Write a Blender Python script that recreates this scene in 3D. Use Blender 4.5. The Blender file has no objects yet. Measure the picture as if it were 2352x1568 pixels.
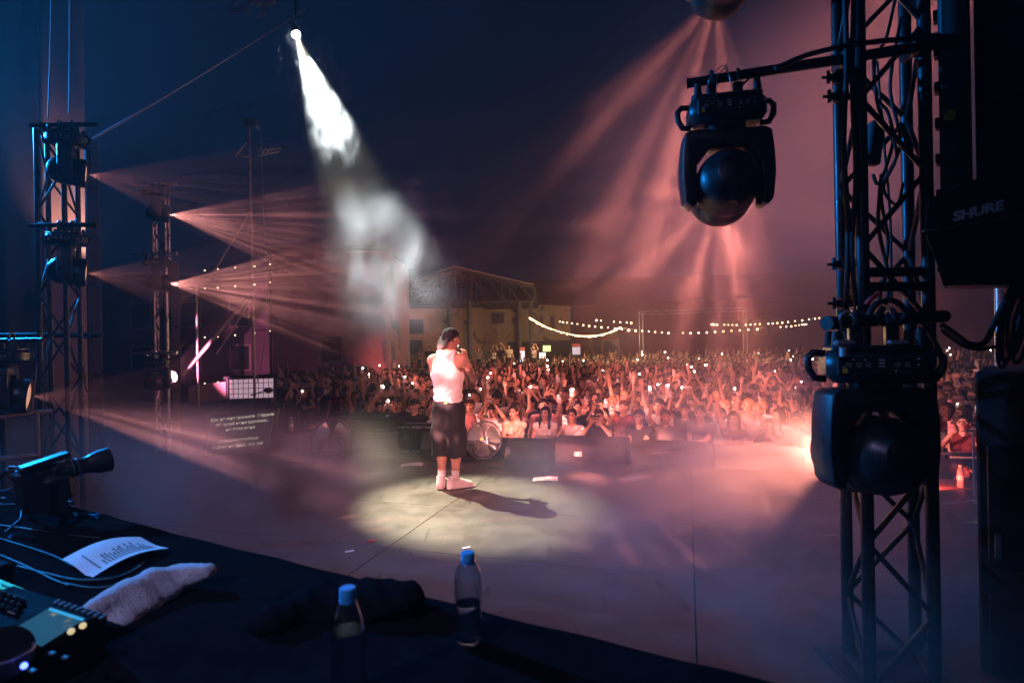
import bpy, bmesh, math, random
import numpy as np
from mathutils import Matrix, Vector, Euler

# ------------------------------------------------------------------ camera, sky, exposure
S = bpy.context.scene
COL = S.collection
RND = random.Random(7)
TILT = math.radians(1.0)
RGT = Vector((math.cos(TILT), 0, -math.sin(TILT)))
UPV = Vector((math.sin(TILT), 0, math.cos(TILT)))
FWD = Vector((0, 1, 0))
CAM = Vector((0, 0, 1.7))
FPX = 1307.0
def P(px, py, Y):
    """point at distance Y in front of the camera (photo measured 2352 wide)"""
    return CAM + Y * (RGT * ((px - 1176) / FPX) + UPV * ((784 - py) / FPX) + FWD)
def G(px, py, z=0.0):
    """point of the horizontal plane z under that place of the photo"""
    d = RGT * ((px - 1176) / FPX) + UPV * ((784 - py) / FPX) + FWD
    return CAM + d * ((z - CAM.z) / d.z)
def PX(w):
    d = Vector(w) - CAM
    return 1176 + FPX * d.dot(RGT) / d.y, 784 - FPX * d.dot(UPV) / d.y

cam_data = bpy.data.cameras.new('camera')
cam_data.lens = 20.0; cam_data.sensor_width = 36.0
cam_data.clip_start = 0.05; cam_data.clip_end = 600
cam_data.dof.use_dof = True; cam_data.dof.focus_distance = 6.9; cam_data.dof.aperture_fstop = 3.2
cam = bpy.data.objects.new('camera', cam_data); COL.objects.link(cam); S.camera = cam
m4 = Matrix((RGT, UPV, -FWD)).transposed().to_4x4(); m4.translation = CAM
cam.matrix_world = m4

world = bpy.data.worlds.new('World'); S.world = world; world.use_nodes = True
wn = world.node_tree; bgn = wn.nodes['Background']
sky = wn.nodes.new('ShaderNodeTexSky'); sky.sky_type = 'NISHITA'; sky.sun_disc = False
sky.sun_elevation = math.radians(-5.0); sky.sun_rotation = math.radians(200)
sky.sun_elevation = math.radians(-4.0)
night = wn.nodes.new('ShaderNodeMix'); night.data_type = 'RGBA'; night.blend_type = 'ADD'; night.inputs[0].default_value = 1.0
night.inputs[7].default_value = (0.004, 0.030, 0.120, 1)      # clear night sky over the town
wn.links.new(sky.outputs[0], night.inputs[6]); wn.links.new(night.outputs[2], bgn.inputs[0]); bgn.inputs[1].default_value = 0.12
S.view_settings.view_transform = 'Standard'; S.view_settings.look = 'None'
S.view_settings.exposure = -0.12; S.view_settings.gamma = 1.0
cy = S.cycles
cy.use_denoising = True; cy.max_bounces = 5; cy.diffuse_bounces = 2; cy.glossy_bounces = 2
cy.transmission_bounces = 8; cy.transparent_max_bounces = 12; cy.volume_bounces = 0
cy.use_adaptive_sampling = True; cy.adaptive_threshold = 0.04
cy.sample_clamp_indirect = 4.0; cy.caustics_reflective = False; cy.caustics_refractive = False
cy.volume_max_steps = 256

# the night's lamps: colours and power (watts); the lamps stand in their fixtures' builders
ORANGE = (1.0, 0.255, 0.205)
PEACH = (1.0, 0.34, 0.30)
PINK = (1.0, 0.30, 0.34)
BLUE = (0.01, 0.29, 1.0)
POWER = dict(follow=42000, head_r=13500, head_low=1500, head_l=11000, head_l2=11000,
             wash=500, wash_l=7000, amber=1000, par=330, red=14, mural=40000, bulbs=140)
HAZE = 0.0024

# ------------------------------------------------------------------ mesh helpers
def props(o, label=None, cat=None, group=None, kind=None):
    if label: o['label'] = label
    if cat: o['category'] = cat
    if group: o['group'] = group
    if kind: o['kind'] = kind
    return o
def thing(name, label, cat, loc=(0, 0, 0), rot=(0, 0, 0), group=None):
    o = bpy.data.objects.new(name, None); COL.objects.link(o)
    o.empty_display_size = 0.1; o.location = loc; o.rotation_euler = rot
    return props(o, label, cat, group)
def frame(d, up=Vector((0, 0, 1))):
    z = Vector(d).normalized()
    if abs(z.dot(up)) > 0.98: up = Vector((1, 0, 0))
    x = up.cross(z).normalized(); y = z.cross(x)
    return Matrix((x, y, z)).transposed()
class MB:
    def __init__(self): self.v = []; self.f = []; self.m = []
    def add(self, vs, fs, mi=0, M=None):
        b = len(self.v)
        self.v += [tuple(M @ Vector(p)) if M is not None else tuple(p) for p in vs]
        self.f += [tuple(b + i for i in f) for f in fs]; self.m += [mi] * len(fs)
        return self
    def box(self, c, s, M=None, mi=0, b=0.0):
        cx, cy_, cz = c; hx, hy, hz = s[0] / 2, s[1] / 2, s[2] / 2
        if b <= 0:
            vs = [(cx + i * hx, cy_ + j * hy, cz + k * hz) for i in (-1, 1) for j in (-1, 1) for k in (-1, 1)]
            return self.add(vs, [(0, 1, 3, 2), (4, 6, 7, 5), (0, 4, 5, 1), (2, 3, 7, 6), (0, 2, 6, 4), (1, 5, 7, 3)], mi, M)
        b = min(b, hx * .9, hy * .9, hz * .9)
        vs = []; ix = {}
        for i in (-1, 1):
            for j in (-1, 1):
                for k in (-1, 1):
                    for ax in range(3):
                        q = [i * (hx - (b if ax != 0 else 0)), j * (hy - (b if ax != 1 else 0)), k * (hz - (b if ax != 2 else 0))]
                        ix[(i, j, k, ax)] = len(vs); vs.append((cx + q[0], cy_ + q[1], cz + q[2]))
        fs = []
        for s_ in (-1, 1):
            q = [ix[(s_, -1, -1, 0)], ix[(s_, 1, -1, 0)], ix[(s_, 1, 1, 0)], ix[(s_, -1, 1, 0)]]; fs.append(q if s_ > 0 else q[::-1])
            q = [ix[(-1, s_, -1, 1)], ix[(-1, s_, 1, 1)], ix[(1, s_, 1, 1)], ix[(1, s_, -1, 1)]]; fs.append(q if s_ > 0 else q[::-1])
            q = [ix[(-1, -1, s_, 2)], ix[(1, -1, s_, 2)], ix[(1, 1, s_, 2)], ix[(-1, 1, s_, 2)]]; fs.append(q if s_ > 0 else q[::-1])
            for t in (-1, 1):
                fs.append([ix[(s_, t, -1, 0)], ix[(s_, t, -1, 1)], ix[(s_, t, 1, 1)], ix[(s_, t, 1, 0)]])
                fs.append([ix[(s_, -1, t, 0)], ix[(s_, -1, t, 2)], ix[(s_, 1, t, 2)], ix[(s_, 1, t, 0)]])
                fs.append([ix[(-1, s_, t, 1)], ix[(-1, s_, t, 2)], ix[(1, s_, t, 2)], ix[(1, s_, t, 1)]])
        for i in (-1, 1):
            for j in (-1, 1):
                for k in (-1, 1): fs.append([ix[(i, j, k, 0)], ix[(i, j, k, 1)], ix[(i, j, k, 2)]])
        return self.add(vs, fs, mi, M)
    def cyl(self, p0, p1, r0, r1=None, n=10, mi=0, caps=True, M=None):
        r1 = r0 if r1 is None else r1
        p0 = Vector(p0); p1 = Vector(p1); F = frame(p1 - p0)
        vs = []
        for p, r in ((p0, r0), (p1, r1)):
            for i in range(n):
                a = 2 * math.pi * i / n; vs.append(p + F @ Vector((r * math.cos(a), r * math.sin(a), 0)))
        fs = [(i, (i + 1) % n, n + (i + 1) % n, n + i) for i in range(n)]
        if caps: fs += [tuple(range(n))[::-1], tuple(range(n, 2 * n))]
        return self.add(vs, fs, mi, M)
    def tube(self, pts, r, n=6, mi=0, M=None, closed=False):
        pts = [Vector(p) for p in pts]; k = len(pts); vs = []; F = None
        for i, p in enumerate(pts):
            t = (pts[(i + 1) % k] - pts[i - 1]) if closed else (pts[min(i + 1, k - 1)] - pts[max(i - 1, 0)])
            if t.length < 1e-9: t = Vector((0, 0, 1))
            if F is None: F = frame(t)
            else:
                z = t.normalized(); x = F.col[0] - z * F.col[0].dot(z)
                if x.length < 1e-6: F = frame(t)
                else:
                    x.normalize(); F = Matrix((x, z.cross(x), z)).transposed()
            rr = r[i] if isinstance(r, (list, tuple)) else r
            for j in range(n):
                a = 2 * math.pi * j / n; vs.append(p + F @ Vector((rr * math.cos(a), rr * math.sin(a), 0)))
        fs = []
        for i in range(k if closed else k - 1):
            i2 = (i + 1) % k
            for j in range(n): fs.append((i * n + j, i * n + (j + 1) % n, i2 * n + (j + 1) % n, i2 * n + j))
        if not closed: fs += [tuple(range(n))[::-1], tuple(range((k - 1) * n, k * n))]
        return self.add(vs, fs, mi, M)
    def lathe(self, prof, n=24, M=None, mi=0, mod=None):
        """prof: (radius, height) about +z"""
        vs = []; k = len(prof)
        for i, (r, z) in enumerate(prof):
            for j in range(n):
                a = 2 * math.pi * j / n
                rr = r * (mod(i, a) if mod else 1.0)
                vs.append((rr * math.cos(a), rr * math.sin(a), z))
        fs = [(i * n + j, i * n + (j + 1) % n, (i + 1) * n + (j + 1) % n, (i + 1) * n + j) for i in range(k - 1) for j in range(n)]
        if prof[0][0] > 1e-6: fs.append(tuple(range(n))[::-1])
        if prof[-1][0] > 1e-6: fs.append(tuple(range((k - 1) * n, k * n)))
        return self.add(vs, fs, mi, M)
    def ball(self, c, r, n=8, mi=0, sq=(1, 1, 1)):
        k = max(3, n // 2)
        pr = [(math.sin(math.pi * i / k), -math.cos(math.pi * i / k)) for i in range(k + 1)]
        M = Matrix.Translation(Vector(c)) @ Matrix.Diagonal((r * sq[0], r * sq[1], r * sq[2], 1))
        return self.lathe([(max(a, 1e-4), b) for a, b in pr], n, M, mi)
    def prism(self, poly, d, M=None, mi=0):
        """poly in (x,z), thickness d about y=0"""
        n = len(poly)
        vs = [(x, -d / 2, z) for x, z in poly] + [(x, d / 2, z) for x, z in poly]
        fs = [tuple(range(n)), tuple(range(n, 2 * n))[::-1]] + [((i + 1) % n, i, n + i, n + (i + 1) % n) for i in range(n)]
        return self.add(vs, fs, mi, M)
    def quad(self, a, b, c, d, mi=0): return self.add([a, b, c, d], [(0, 1, 2, 3)], mi)
    def sheet(self, fn, nu, nv, mi=0):
        vs = [fn(i / nu, j / nv) for j in range(nv + 1) for i in range(nu + 1)]
        fs = [(j * (nu + 1) + i, j * (nu + 1) + i + 1, (j + 1) * (nu + 1) + i + 1, (j + 1) * (nu + 1) + i) for j in range(nv) for i in range(nu)]
        return self.add(vs, fs, mi)
    def mesh(self, name, mats, smooth=None, off=None, bev=0, fix=True):
        me = bpy.data.meshes.new(name)
        vs = self.v if off is None else [tuple(Vector(p) - Vector(off)) for p in self.v]
        me.from_pydata(vs, [], self.f)
        for mt in (mats if isinstance(mats, (list, tuple)) else [mats]): me.materials.append(mt)
        if len(me.materials) > 1: me.polygons.foreach_set('material_index', self.m)
        if fix or bev:
            bm = bmesh.new(); bm.from_mesh(me)
            if fix: bmesh.ops.recalc_face_normals(bm, faces=bm.faces)
            if bev:
                ed = [e for e in bm.edges if len(e.link_faces) == 2 and e.calc_face_angle(0) > 0.5]
                bmesh.ops.bevel(bm, geom=ed, offset=bev, segments=2, affect='EDGES', profile=0.5, clamp_overlap=True)
            bm.to_mesh(me); bm.free()
        if smooth is not None:
            me.polygons.foreach_set('use_smooth', [True] * len(me.polygons))
            if smooth > 0: me.set_sharp_from_angle(angle=math.radians(smooth))
        return me
    def build(self, name, mats, parent=None, smooth=None, off=None, bev=0, fix=True):
        return link(name, self.mesh(name, mats, smooth, off, bev, fix), parent)
def link(name, me, parent=None):
    o = bpy.data.objects.new(name, me); COL.objects.link(o)
    if parent is not None: o.parent = parent
    return o
def copy_tree(o, parent=None):
    c = o.copy(); COL.objects.link(c)
    if parent is not None: c.parent = parent
    for ch in o.children: copy_tree(ch, c)
    return c

# ------------------------------------------------------------------ materials
MATS = {}
def mat(name, col, rough=0.6, metal=0.0, var=0.0, scale=6.0, bump=0.0, bscale=40.0, emit=None, es=0.0, spec=0.5, coat=0.0, trans=0.0, ior=1.45):
    m = bpy.data.materials.new(name); m.use_nodes = True; nt = m.node_tree
    b = nt.nodes['Principled BSDF']
    b.inputs['Base Color'].default_value = (*col, 1); b.inputs['Roughness'].default_value = rough
    b.inputs['Metallic'].default_value = metal; b.inputs['Specular IOR Level'].default_value = spec
    b.inputs['Coat Weight'].default_value = coat; b.inputs['Transmission Weight'].default_value = trans; b.inputs['IOR'].default_value = ior
    tc = None
    if var > 0 or bump > 0: tc = nt.nodes.new('ShaderNodeTexCoord')
    if var > 0:
        no = nt.nodes.new('ShaderNodeTexNoise'); no.inputs['Scale'].default_value = scale; no.inputs['Detail'].default_value = 5
        no.inputs['Roughness'].default_value = 0.65
        nt.links.new(tc.outputs['Object'], no.inputs['Vector'])
        mr = nt.nodes.new('ShaderNodeMapRange'); mr.inputs[1].default_value = 0.3; mr.inputs[2].default_value = 0.7
        mr.inputs[3].default_value = 1 - var; mr.inputs[4].default_value = 1 + var
        nt.links.new(no.outputs['Fac'], mr.inputs[0])
        mx = nt.nodes.new('ShaderNodeMix'); mx.data_type = 'RGBA'; mx.blend_type = 'MULTIPLY'; mx.inputs[0].default_value = 1
        mx.inputs[6].default_value = (*col, 1); nt.links.new(mr.outputs[0], mx.inputs[7]); nt.links.new(mx.outputs[2], b.inputs['Base Color'])
        mr2 = nt.nodes.new('ShaderNodeMapRange'); mr2.inputs[1].default_value = 0.3; mr2.inputs[2].default_value = 0.7
        mr2.inputs[3].default_value = max(0.05, rough - 0.12); mr2.inputs[4].default_value = min(1, rough + 0.12)
        nt.links.new(no.outputs['Fac'], mr2.inputs[0]); nt.links.new(mr2.outputs[0], b.inputs['Roughness'])
    if bump > 0:
        n2 = nt.nodes.new('ShaderNodeTexNoise'); n2.inputs['Scale'].default_value = bscale; n2.inputs['Detail'].default_value = 3
        nt.links.new(tc.outputs['Object'], n2.inputs['Vector'])
        bp = nt.nodes.new('ShaderNodeBump'); bp.inputs['Strength'].default_value = bump; bp.inputs['Distance'].default_value = 0.01
        nt.links.new(n2.outputs['Fac'], bp.inputs['Height']); nt.links.new(bp.outputs[0], b.inputs['Normal'])
    if emit:
        b.inputs['Emission Color'].default_value = (*emit, 1); b.inputs['Emission Strength'].default_value = es
        m.cycles.emission_sampling = 'NONE'
    MATS[name] = m
    return m
def nodes_of(m): return m.node_tree, m.node_tree.nodes['Principled BSDF']
def objcol(name, rough=0.8, var=0.15, scale=9):
    m = mat(name, (1, 1, 1), rough); nt, b = nodes_of(m)
    oi = nt.nodes.new('ShaderNodeObjectInfo'); nt.links.new(oi.outputs['Color'], b.inputs['Base Color'])
    return m
black = mat('black_metal', (0.012, 0.012, 0.014), 0.42, var=0.4, scale=9, bump=0.08, bscale=120)
blackp = mat('black_plastic', (0.014, 0.014, 0.016), 0.36, var=0.35, scale=14, bump=0.05, bscale=200)
blackr = mat('black_rubber', (0.012, 0.012, 0.013), 0.6, var=0.3, scale=30)
blackw = mat('black_painted_wood', (0.012, 0.012, 0.013), 0.7, var=0.5, scale=5, bump=0.3, bscale=60)
alu = mat('aluminium_tube', (0.45, 0.45, 0.47), 0.32, 0.9, var=0.25, scale=12)
dull = mat('dull_steel', (0.18, 0.18, 0.19), 0.42, 0.8, var=0.3, scale=14)
dark_alu = mat('black_coated_tube', (0.02, 0.02, 0.023), 0.35, 0.3, var=0.4, scale=14)
white_pl = mat('white_plastic', (0.7, 0.7, 0.7), 0.4)
clothblack = mat('black_cloth', (0.009, 0.009, 0.0105), 0.95, var=0.3, scale=14, bump=0.35, bscale=350, spec=0.0)
lens_hot = mat('lamp_lens', (0.9, 0.7, 0.6), 0.1, emit=(1, 0.5, 0.3), es=.6)
paper = mat('white_paper', (0.78, 0.78, 0.76), 0.8, var=0.05, scale=10)
ink = mat('black_ink', (0.02, 0.02, 0.02), 0.7)
yellow = mat('yellow_sticker', (0.65, 0.45, 0.05), 0.5)
red_tape = mat('red_tape', (0.6, 0.03, 0.05), 0.5)
bulb_m = mat('bulb_glow', (1, .8, .5), 0.3, emit=(1.0, 0.70, 0.34), es=7)

# ------------------------------------------------------------------ lamps
def gobo(ld, scale, base, rnd=0.9, soft=(0.42, 0.10), off=0.0):
    """a patterned metal disc in the lamp: splits the cone into fingers of light"""
    ld.use_nodes = True; n = ld.node_tree; em = n.nodes['Emission']
    tc = n.nodes.new('ShaderNodeTexCoord'); sx = n.nodes.new('ShaderNodeSeparateXYZ'); n.links.new(tc.outputs['Normal'], sx.inputs[0])
    cb = n.nodes.new('ShaderNodeCombineXYZ')
    for k in (0, 1):
        d = n.nodes.new('ShaderNodeMath'); d.operation = 'DIVIDE'; n.links.new(sx.outputs[k], d.inputs[0]); n.links.new(sx.outputs[2], d.inputs[1])
        a = n.nodes.new('ShaderNodeMath'); a.operation = 'ADD'; a.inputs[1].default_value = off * (k + 1); n.links.new(d.outputs[0], a.inputs[0])
        n.links.new(a.outputs[0], cb.inputs[k])
    vo = n.nodes.new('ShaderNodeTexVoronoi'); vo.voronoi_dimensions = '2D'; vo.inputs['Scale'].default_value = scale
    vo.inputs['Randomness'].default_value = rnd
    n.links.new(cb.outputs[0], vo.inputs['Vector'])
    mr = n.nodes.new('ShaderNodeMapRange'); mr.inputs[1].default_value = soft[0]; mr.inputs[2].default_value = soft[1]
    mr.inputs[3].default_value = base; mr.inputs[4].default_value = 1
    n.links.new(vo.outputs['Distance'], mr.inputs[0]); n.links.new(mr.outputs[0], em.inputs[1])
def star_gobo(ld, scale, base, seed=0.0, lo=.47, hi=.60):
    """a disc cut into uneven wedges: rays spreading like a star"""
    ld.use_nodes = True; n = ld.node_tree; em = n.nodes['Emission']
    tc = n.nodes.new('ShaderNodeTexCoord'); sx = n.nodes.new('ShaderNodeSeparateXYZ'); n.links.new(tc.outputs['Normal'], sx.inputs[0])
    cb = n.nodes.new('ShaderNodeCombineXYZ'); n.links.new(sx.outputs[0], cb.inputs[0]); n.links.new(sx.outputs[1], cb.inputs[1])
    nm = n.nodes.new('ShaderNodeVectorMath'); nm.operation = 'NORMALIZE'; n.links.new(cb.outputs[0], nm.inputs[0])
    ad = n.nodes.new('ShaderNodeVectorMath'); ad.operation = 'ADD'; ad.inputs[1].default_value = (seed, seed * 1.7, seed * .4); n.links.new(nm.outputs[0], ad.inputs[0])
    no = n.nodes.new('ShaderNodeTexNoise'); no.inputs['Scale'].default_value = scale; no.inputs['Detail'].default_value = 1.0; n.links.new(ad.outputs[0], no.inputs['Vector'])
    mr = n.nodes.new('ShaderNodeMapRange'); mr.interpolation_type = 'SMOOTHSTEP'; mr.inputs[1].default_value = lo; mr.inputs[2].default_value = hi
    mr.inputs[3].default_value = base; mr.inputs[4].default_value = 1
    n.links.new(no.outputs['Fac'], mr.inputs[0]); n.links.new(mr.outputs[0], em.inputs[1])
def spot(loc, to, col, W, deg, blend=.3, r=.05, parent=None, gob=None):
    ld = bpy.data.lights.new('lamp', 'SPOT'); ld.energy = W; ld.color = col; ld.spot_size = math.radians(deg)
    ld.spot_blend = blend; ld.shadow_soft_size = r
    o = bpy.data.objects.new('lamp', ld); COL.objects.link(o)
    o.location = loc; o.rotation_euler = (Vector(to) - Vector(loc)).to_track_quat('-Z', 'Y').to_euler()
    if gob: (star_gobo(ld, *gob[1:]) if gob[0] == 'star' else gobo(ld, *gob))
    if parent is not None:
        bpy.context.view_layer.update()
        o.parent = parent; o.matrix_parent_inverse = parent.matrix_world.inverted()
    return o

# stage frame: u along the front edge to the right, v out towards the crowd
SO = Vector((0, 8.25, 0)); SA = math.radians(-17)
EX = Vector((math.cos(SA), math.sin(SA), 0)); EY = Vector((-math.sin(SA), math.cos(SA), 0))
def ST(u, v, z=0.0): return SO + EX * u + EY * v + Vector((0, 0, z))
GZ = -1.1   # ground of the audience
# ================================================================== the setting
asphalt = mat('asphalt', (0.045, 0.045, 0.048), 0.85, var=0.4, scale=2, bump=0.4, bscale=40)
g = MB(); g.quad((-95, -25, GZ), (95, -25, GZ), (95, 120, GZ), (-95, 120, GZ)); props(g.build('ground', asphalt), kind='structure')

deckm = mat('stage_deck_vinyl', (0.090, 0.083, 0.076), 0.5, var=0.35, scale=2.2, bump=0.12, bscale=90)
nt, b_ = nodes_of(deckm)      # scuffs and shoe marks
tc = nt.nodes.new('ShaderNodeTexCoord'); gp_ = nt.nodes.new('ShaderNodeNewGeometry')
prev = b_.inputs['Base Color'].links[0].from_socket
for sc_, st_, lo_, hi_, c_ in ((1.6, (1, 9, 1), .60, .66, (.10, .095, .09)), (1.3, (8, 1, 1), .62, .67, (.022, .02, .02)), (5.0, (1, 1, 1), .66, .70, (.11, .10, .095))):
    mp_ = nt.nodes.new('ShaderNodeMapping'); mp_.inputs['Scale'].default_value = st_; mp_.inputs['Rotation'].default_value = (0, 0, .4 * sc_); nt.links.new(gp_.outputs['Position'], mp_.inputs[0])
    nz = nt.nodes.new('ShaderNodeTexNoise'); nz.inputs['Scale'].default_value = sc_; nz.inputs['Detail'].default_value = 6; nz.inputs['Roughness'].default_value = .6; nt.links.new(mp_.outputs[0], nz.inputs['Vector'])
    mr_ = nt.nodes.new('ShaderNodeMapRange'); mr_.inputs[1].default_value = lo_; mr_.inputs[2].default_value = hi_; mr_.inputs[4].default_value = .75; nt.links.new(nz.outputs['Fac'], mr_.inputs[0])
    mx_ = nt.nodes.new('ShaderNodeMix'); mx_.data_type = 'RGBA'; nt.links.new(mr_.outputs[0], mx_.inputs[0]); nt.links.new(prev, mx_.inputs[6]); mx_.inputs[7].default_value = (*c_, 1); prev = mx_.outputs[2]
nt.links.new(prev, b_.inputs['Base Color'])
sub = mat('stage_frame', (0.02, 0.02, 0.02), 0.8)
g = MB()
for u0, u1, v0, v1 in ((-9.76, 9.76, -13.42, -0.01),):
    g.add([ST(u0, v0, -.06), ST(u1, v0, -.06), ST(u1, v1, -.06), ST(u0, v1, -.06), ST(u0, v0, GZ), ST(u1, v0, GZ), ST(u1, v1, GZ), ST(u0, v1, GZ)],
          [(0, 1, 2, 3), (0, 4, 5, 1), (1, 5, 6, 2), (2, 6, 7, 3), (3, 7, 4, 0)])
stage = g.build('stage_floor', sub); props(stage, kind='structure')
pm = MB().box((0, 0, -.03), (2.435, 1.215, .058), b=.004).mesh('deck_panel', deckm)
for i in range(8):
    for j in range(11):
        o = link('deck_panel', pm, stage)
        o.location = ST(-8.54 + 2.44 * i, -.61 - 1.22 * j, RND.uniform(-.0015, .0015)); o.rotation_euler = (0, 0, SA)

# ---- smoke and haze -------------------------------------------------
def volume_mat(name, dens, col=(.92, .92, .92), noise=None, rate=1.0, aniso=0.25):
    m = bpy.data.materials.new(name); m.use_nodes = True; n = m.node_tree; n.nodes.clear()
    out = n.nodes.new('ShaderNodeOutputMaterial'); v = n.nodes.new('ShaderNodeVolumePrincipled')
    v.inputs['Density'].default_value = dens; v.inputs['Color'].default_value = (*col, 1); v.inputs['Anisotropy'].default_value = aniso
    n.links.new(v.outputs[0], out.inputs['Volume'])
    if noise:
        sc, thr, width, stretch, warp, core, seed = noise
        tc = n.nodes.new('ShaderNodeTexCoord')
        gm = n.nodes.new('ShaderNodeNewGeometry')
        mp = n.nodes.new('ShaderNodeMapping'); mp.inputs['Scale'].default_value = stretch; mp.inputs['Location'].default_value = (seed, seed * .7, -seed)
        n.links.new(gm.outputs['Position'], mp.inputs[0])
        ns = n.nodes.new('ShaderNodeTexNoise'); ns.inputs['Scale'].default_value = sc; ns.inputs['Detail'].default_value = 5 if sc > 1.2 else 3
        ns.inputs['Roughness'].default_value = .58; ns.inputs['Distortion'].default_value = warp; n.links.new(mp.outputs[0], ns.inputs[0])
        mr = n.nodes.new('ShaderNodeMapRange'); mr.interpolation_type = 'SMOOTHSTEP'
        mr.inputs[1].default_value = thr; mr.inputs[2].default_value = thr + width; n.links.new(ns.outputs[0], mr.inputs[0])
        ln = n.nodes.new('ShaderNodeVectorMath'); ln.operation = 'LENGTH'; n.links.new(tc.outputs['Object'], ln.inputs[0])
        fo = n.nodes.new('ShaderNodeMapRange'); fo.interpolation_type = 'SMOOTHSTEP'
        fo.inputs[1].default_value = 1.0; fo.inputs[2].default_value = core; n.links.new(ln.outputs['Value'], fo.inputs[0])
        a = n.nodes.new('ShaderNodeMath'); a.operation = 'MULTIPLY'; n.links.new(mr.outputs[0], a.inputs[0]); n.links.new(fo.outputs[0], a.inputs[1])
        c = n.nodes.new('ShaderNodeMath'); c.operation = 'MULTIPLY'; c.inputs[1].default_value = dens; n.links.new(a.outputs[0], c.inputs[0])
        n.links.new(c.outputs[0], v.inputs['Density'])
    m.cycles.volume_step_rate = rate
    return m
g = MB(); g.box((0, 46, 7.5), (240, 170, 21))
props(g.build('haze', volume_mat('haze_air', HAZE, aniso=0.3)), kind='stuff')
sph = MB().ball((0, 0, 0), 1.0, 24).mesh('smoke_cloud', [])
def cloud(name, label, c, axes, dens, noise, rot=None, rate=1.0, aniso=.2, col=(.92, .92, .92)):
    me = sph.copy(); me.materials.append(volume_mat(name, dens, noise=noise, rate=rate, aniso=aniso, col=col))
    o = link(name, me)
    M = (rot.to_4x4() if rot else Matrix.Identity(4)); M.translation = Vector(c)
    o.matrix_world = M @ Matrix.Diagonal((*axes, 1))
    return props(o, label, 'smoke', kind='stuff')
FL = P(680, 80, 10.0); FA = G(1085, 1155)
fb = frame(FA - FL); fd = FA - FL
cloud('smoke_plume', 'dense white smoke in the upper part of the spotlight beam', FL + fd * .185, (.66, .66, 1.95), .9,
      (2.6, .465, .13, (1, 1, .55), 1.8, .3, 3.0), fb, .6, col=(.52, .66, 1.0))
cloud('smoke_plume', 'pale drifting smoke in the lower part of the spotlight beam', FL + fd * .61 + Vector((.1, 0, 0)), (1.25, 1.25, 1.45), .34,
      (1.3, .42, .24, (1, 1, .7), 1.6, .25, 7.3), fb, .7, col=(.52, .66, 1.0))
cloud('stage_fog', 'low bank of fog rolling over the stage by the table', (-3.9, 5.6, .38), (3.4, 3.1, .95), .95,
      (.55, .36, .35, (1, 1, 1.5), .7, .2, 1.4), None, 1.4)
cloud('stage_fog', 'glowing fog in front of the nearest moving head lamp', (1.6, 4.1, .5), (2.5, 2.8, 1.15), .75,
      (.75, .38, .32, (1, 1, 1.4), .8, .2, 5.1), None, 1.4)

cloud('stage_smoke', 'broad salmon-lit smoke below the hanging moving heads', (3.2, 6.0, 2.8), (3.1, 3.6, 3.4), .13,
      (.45, .28, .42, (1, 1, 1.1), .6, .15, 2.2), None, 1.8)
cloud('stage_smoke', 'thin violet smoke between the left towers', (-4.0, 9.3, 2.7), (3.2, 2.6, 2.2), .085,
      (.6, .32, .36, (1, 1, 1.2), .8, .15, 8.2), None, 1.8)
cloud('lamp_smoke', 'bright smoke puffing before the nearest moving head', P(1840, 1050, 2.9), (.8, .8, .6), .30,
      (2.2, .42, .22, (1, 1, 1.2), 1.0, .2, 4.2), None, .8)
# ---- buildings behind the crowd --------------------------------------
def graffiti(name, base, cols, scale, seed, detail=4):
    """painted wall: large patches of house paint with hard edges"""
    m = mat(name, base, 0.85, bump=.15, bscale=20); nt, b = nodes_of(m)
    tc = nt.nodes.new('ShaderNodeTexCoord'); mp = nt.nodes.new('ShaderNodeMapping'); mp.inputs['Location'].default_value = (seed, seed * 2, seed)
    nt.links.new(tc.outputs['Object'], mp.inputs[0])
    prev = None
    for i, (c, thr, sc) in enumerate(cols):
        no = nt.nodes.new('ShaderNodeTexNoise'); no.inputs['Scale'].default_value = scale * sc; no.inputs['Detail'].default_value = detail
        no.inputs['Distortion'].default_value = 1.4; no.noise_dimensions = '4D'; no.inputs['W'].default_value = seed + i * 3.1
        nt.links.new(mp.outputs[0], no.inputs['Vector'])
        mr = nt.nodes.new('ShaderNodeMapRange'); mr.inputs[1].default_value = thr; mr.inputs[2].default_value = thr + .02; nt.links.new(no.outputs['Fac'], mr.inputs[0])
        mx = nt.nodes.new('ShaderNodeMix'); mx.data_type = 'RGBA'; nt.links.new(mr.outputs[0], mx.inputs[0])
        if prev is None: mx.inputs[6].default_value = (*base, 1)
        else: nt.links.new(prev, mx.inputs[6])
        mx.inputs[7].default_value = (*c, 1); prev = mx.outputs[2]
    nt.links.new(prev, b.inputs['Base Color'])
    return m
mural = graffiti('painted_mural', (0.42, 0.20, 0.26), [((.22, .16, .30), .53, .16), ((.48, .27, .30), .60, .23), ((.16, .14, .26), .585, .4), ((.5, .34, .36), .66, .5)], 1.0, 2.3, 2)
plaster = graffiti('yellow_plaster', (0.42, 0.32, 0.18), [((.34, .26, .16), .55, .8), ((.22, .19, .15), .66, 1.6)], 1.0, 5.0)
graf = graffiti('sprayed_plaster', (0.44, 0.35, 0.24), [((.12, .13, .16), .58, .8), ((.36, .2, .2), .64, 1.2), ((.10, .13, .12), .66, 2.2), ((.5, .42, .33), .68, .9)], 1.0, 9.0)
roofm = mat('red_roof_sheet', (0.16, 0.035, 0.04), 0.6, var=.3, scale=.6)
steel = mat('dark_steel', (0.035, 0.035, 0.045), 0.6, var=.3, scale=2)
sheet_roof = mat('pale_roof_sheet', (0.34, 0.24, 0.24), 0.6, var=.2, scale=.5)
glassm = mat('dark_window_glass', (0.02, 0.025, 0.03), 0.12)
trimw = mat('window_frame_paint', (0.3, 0.24, 0.22), 0.6)

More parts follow.
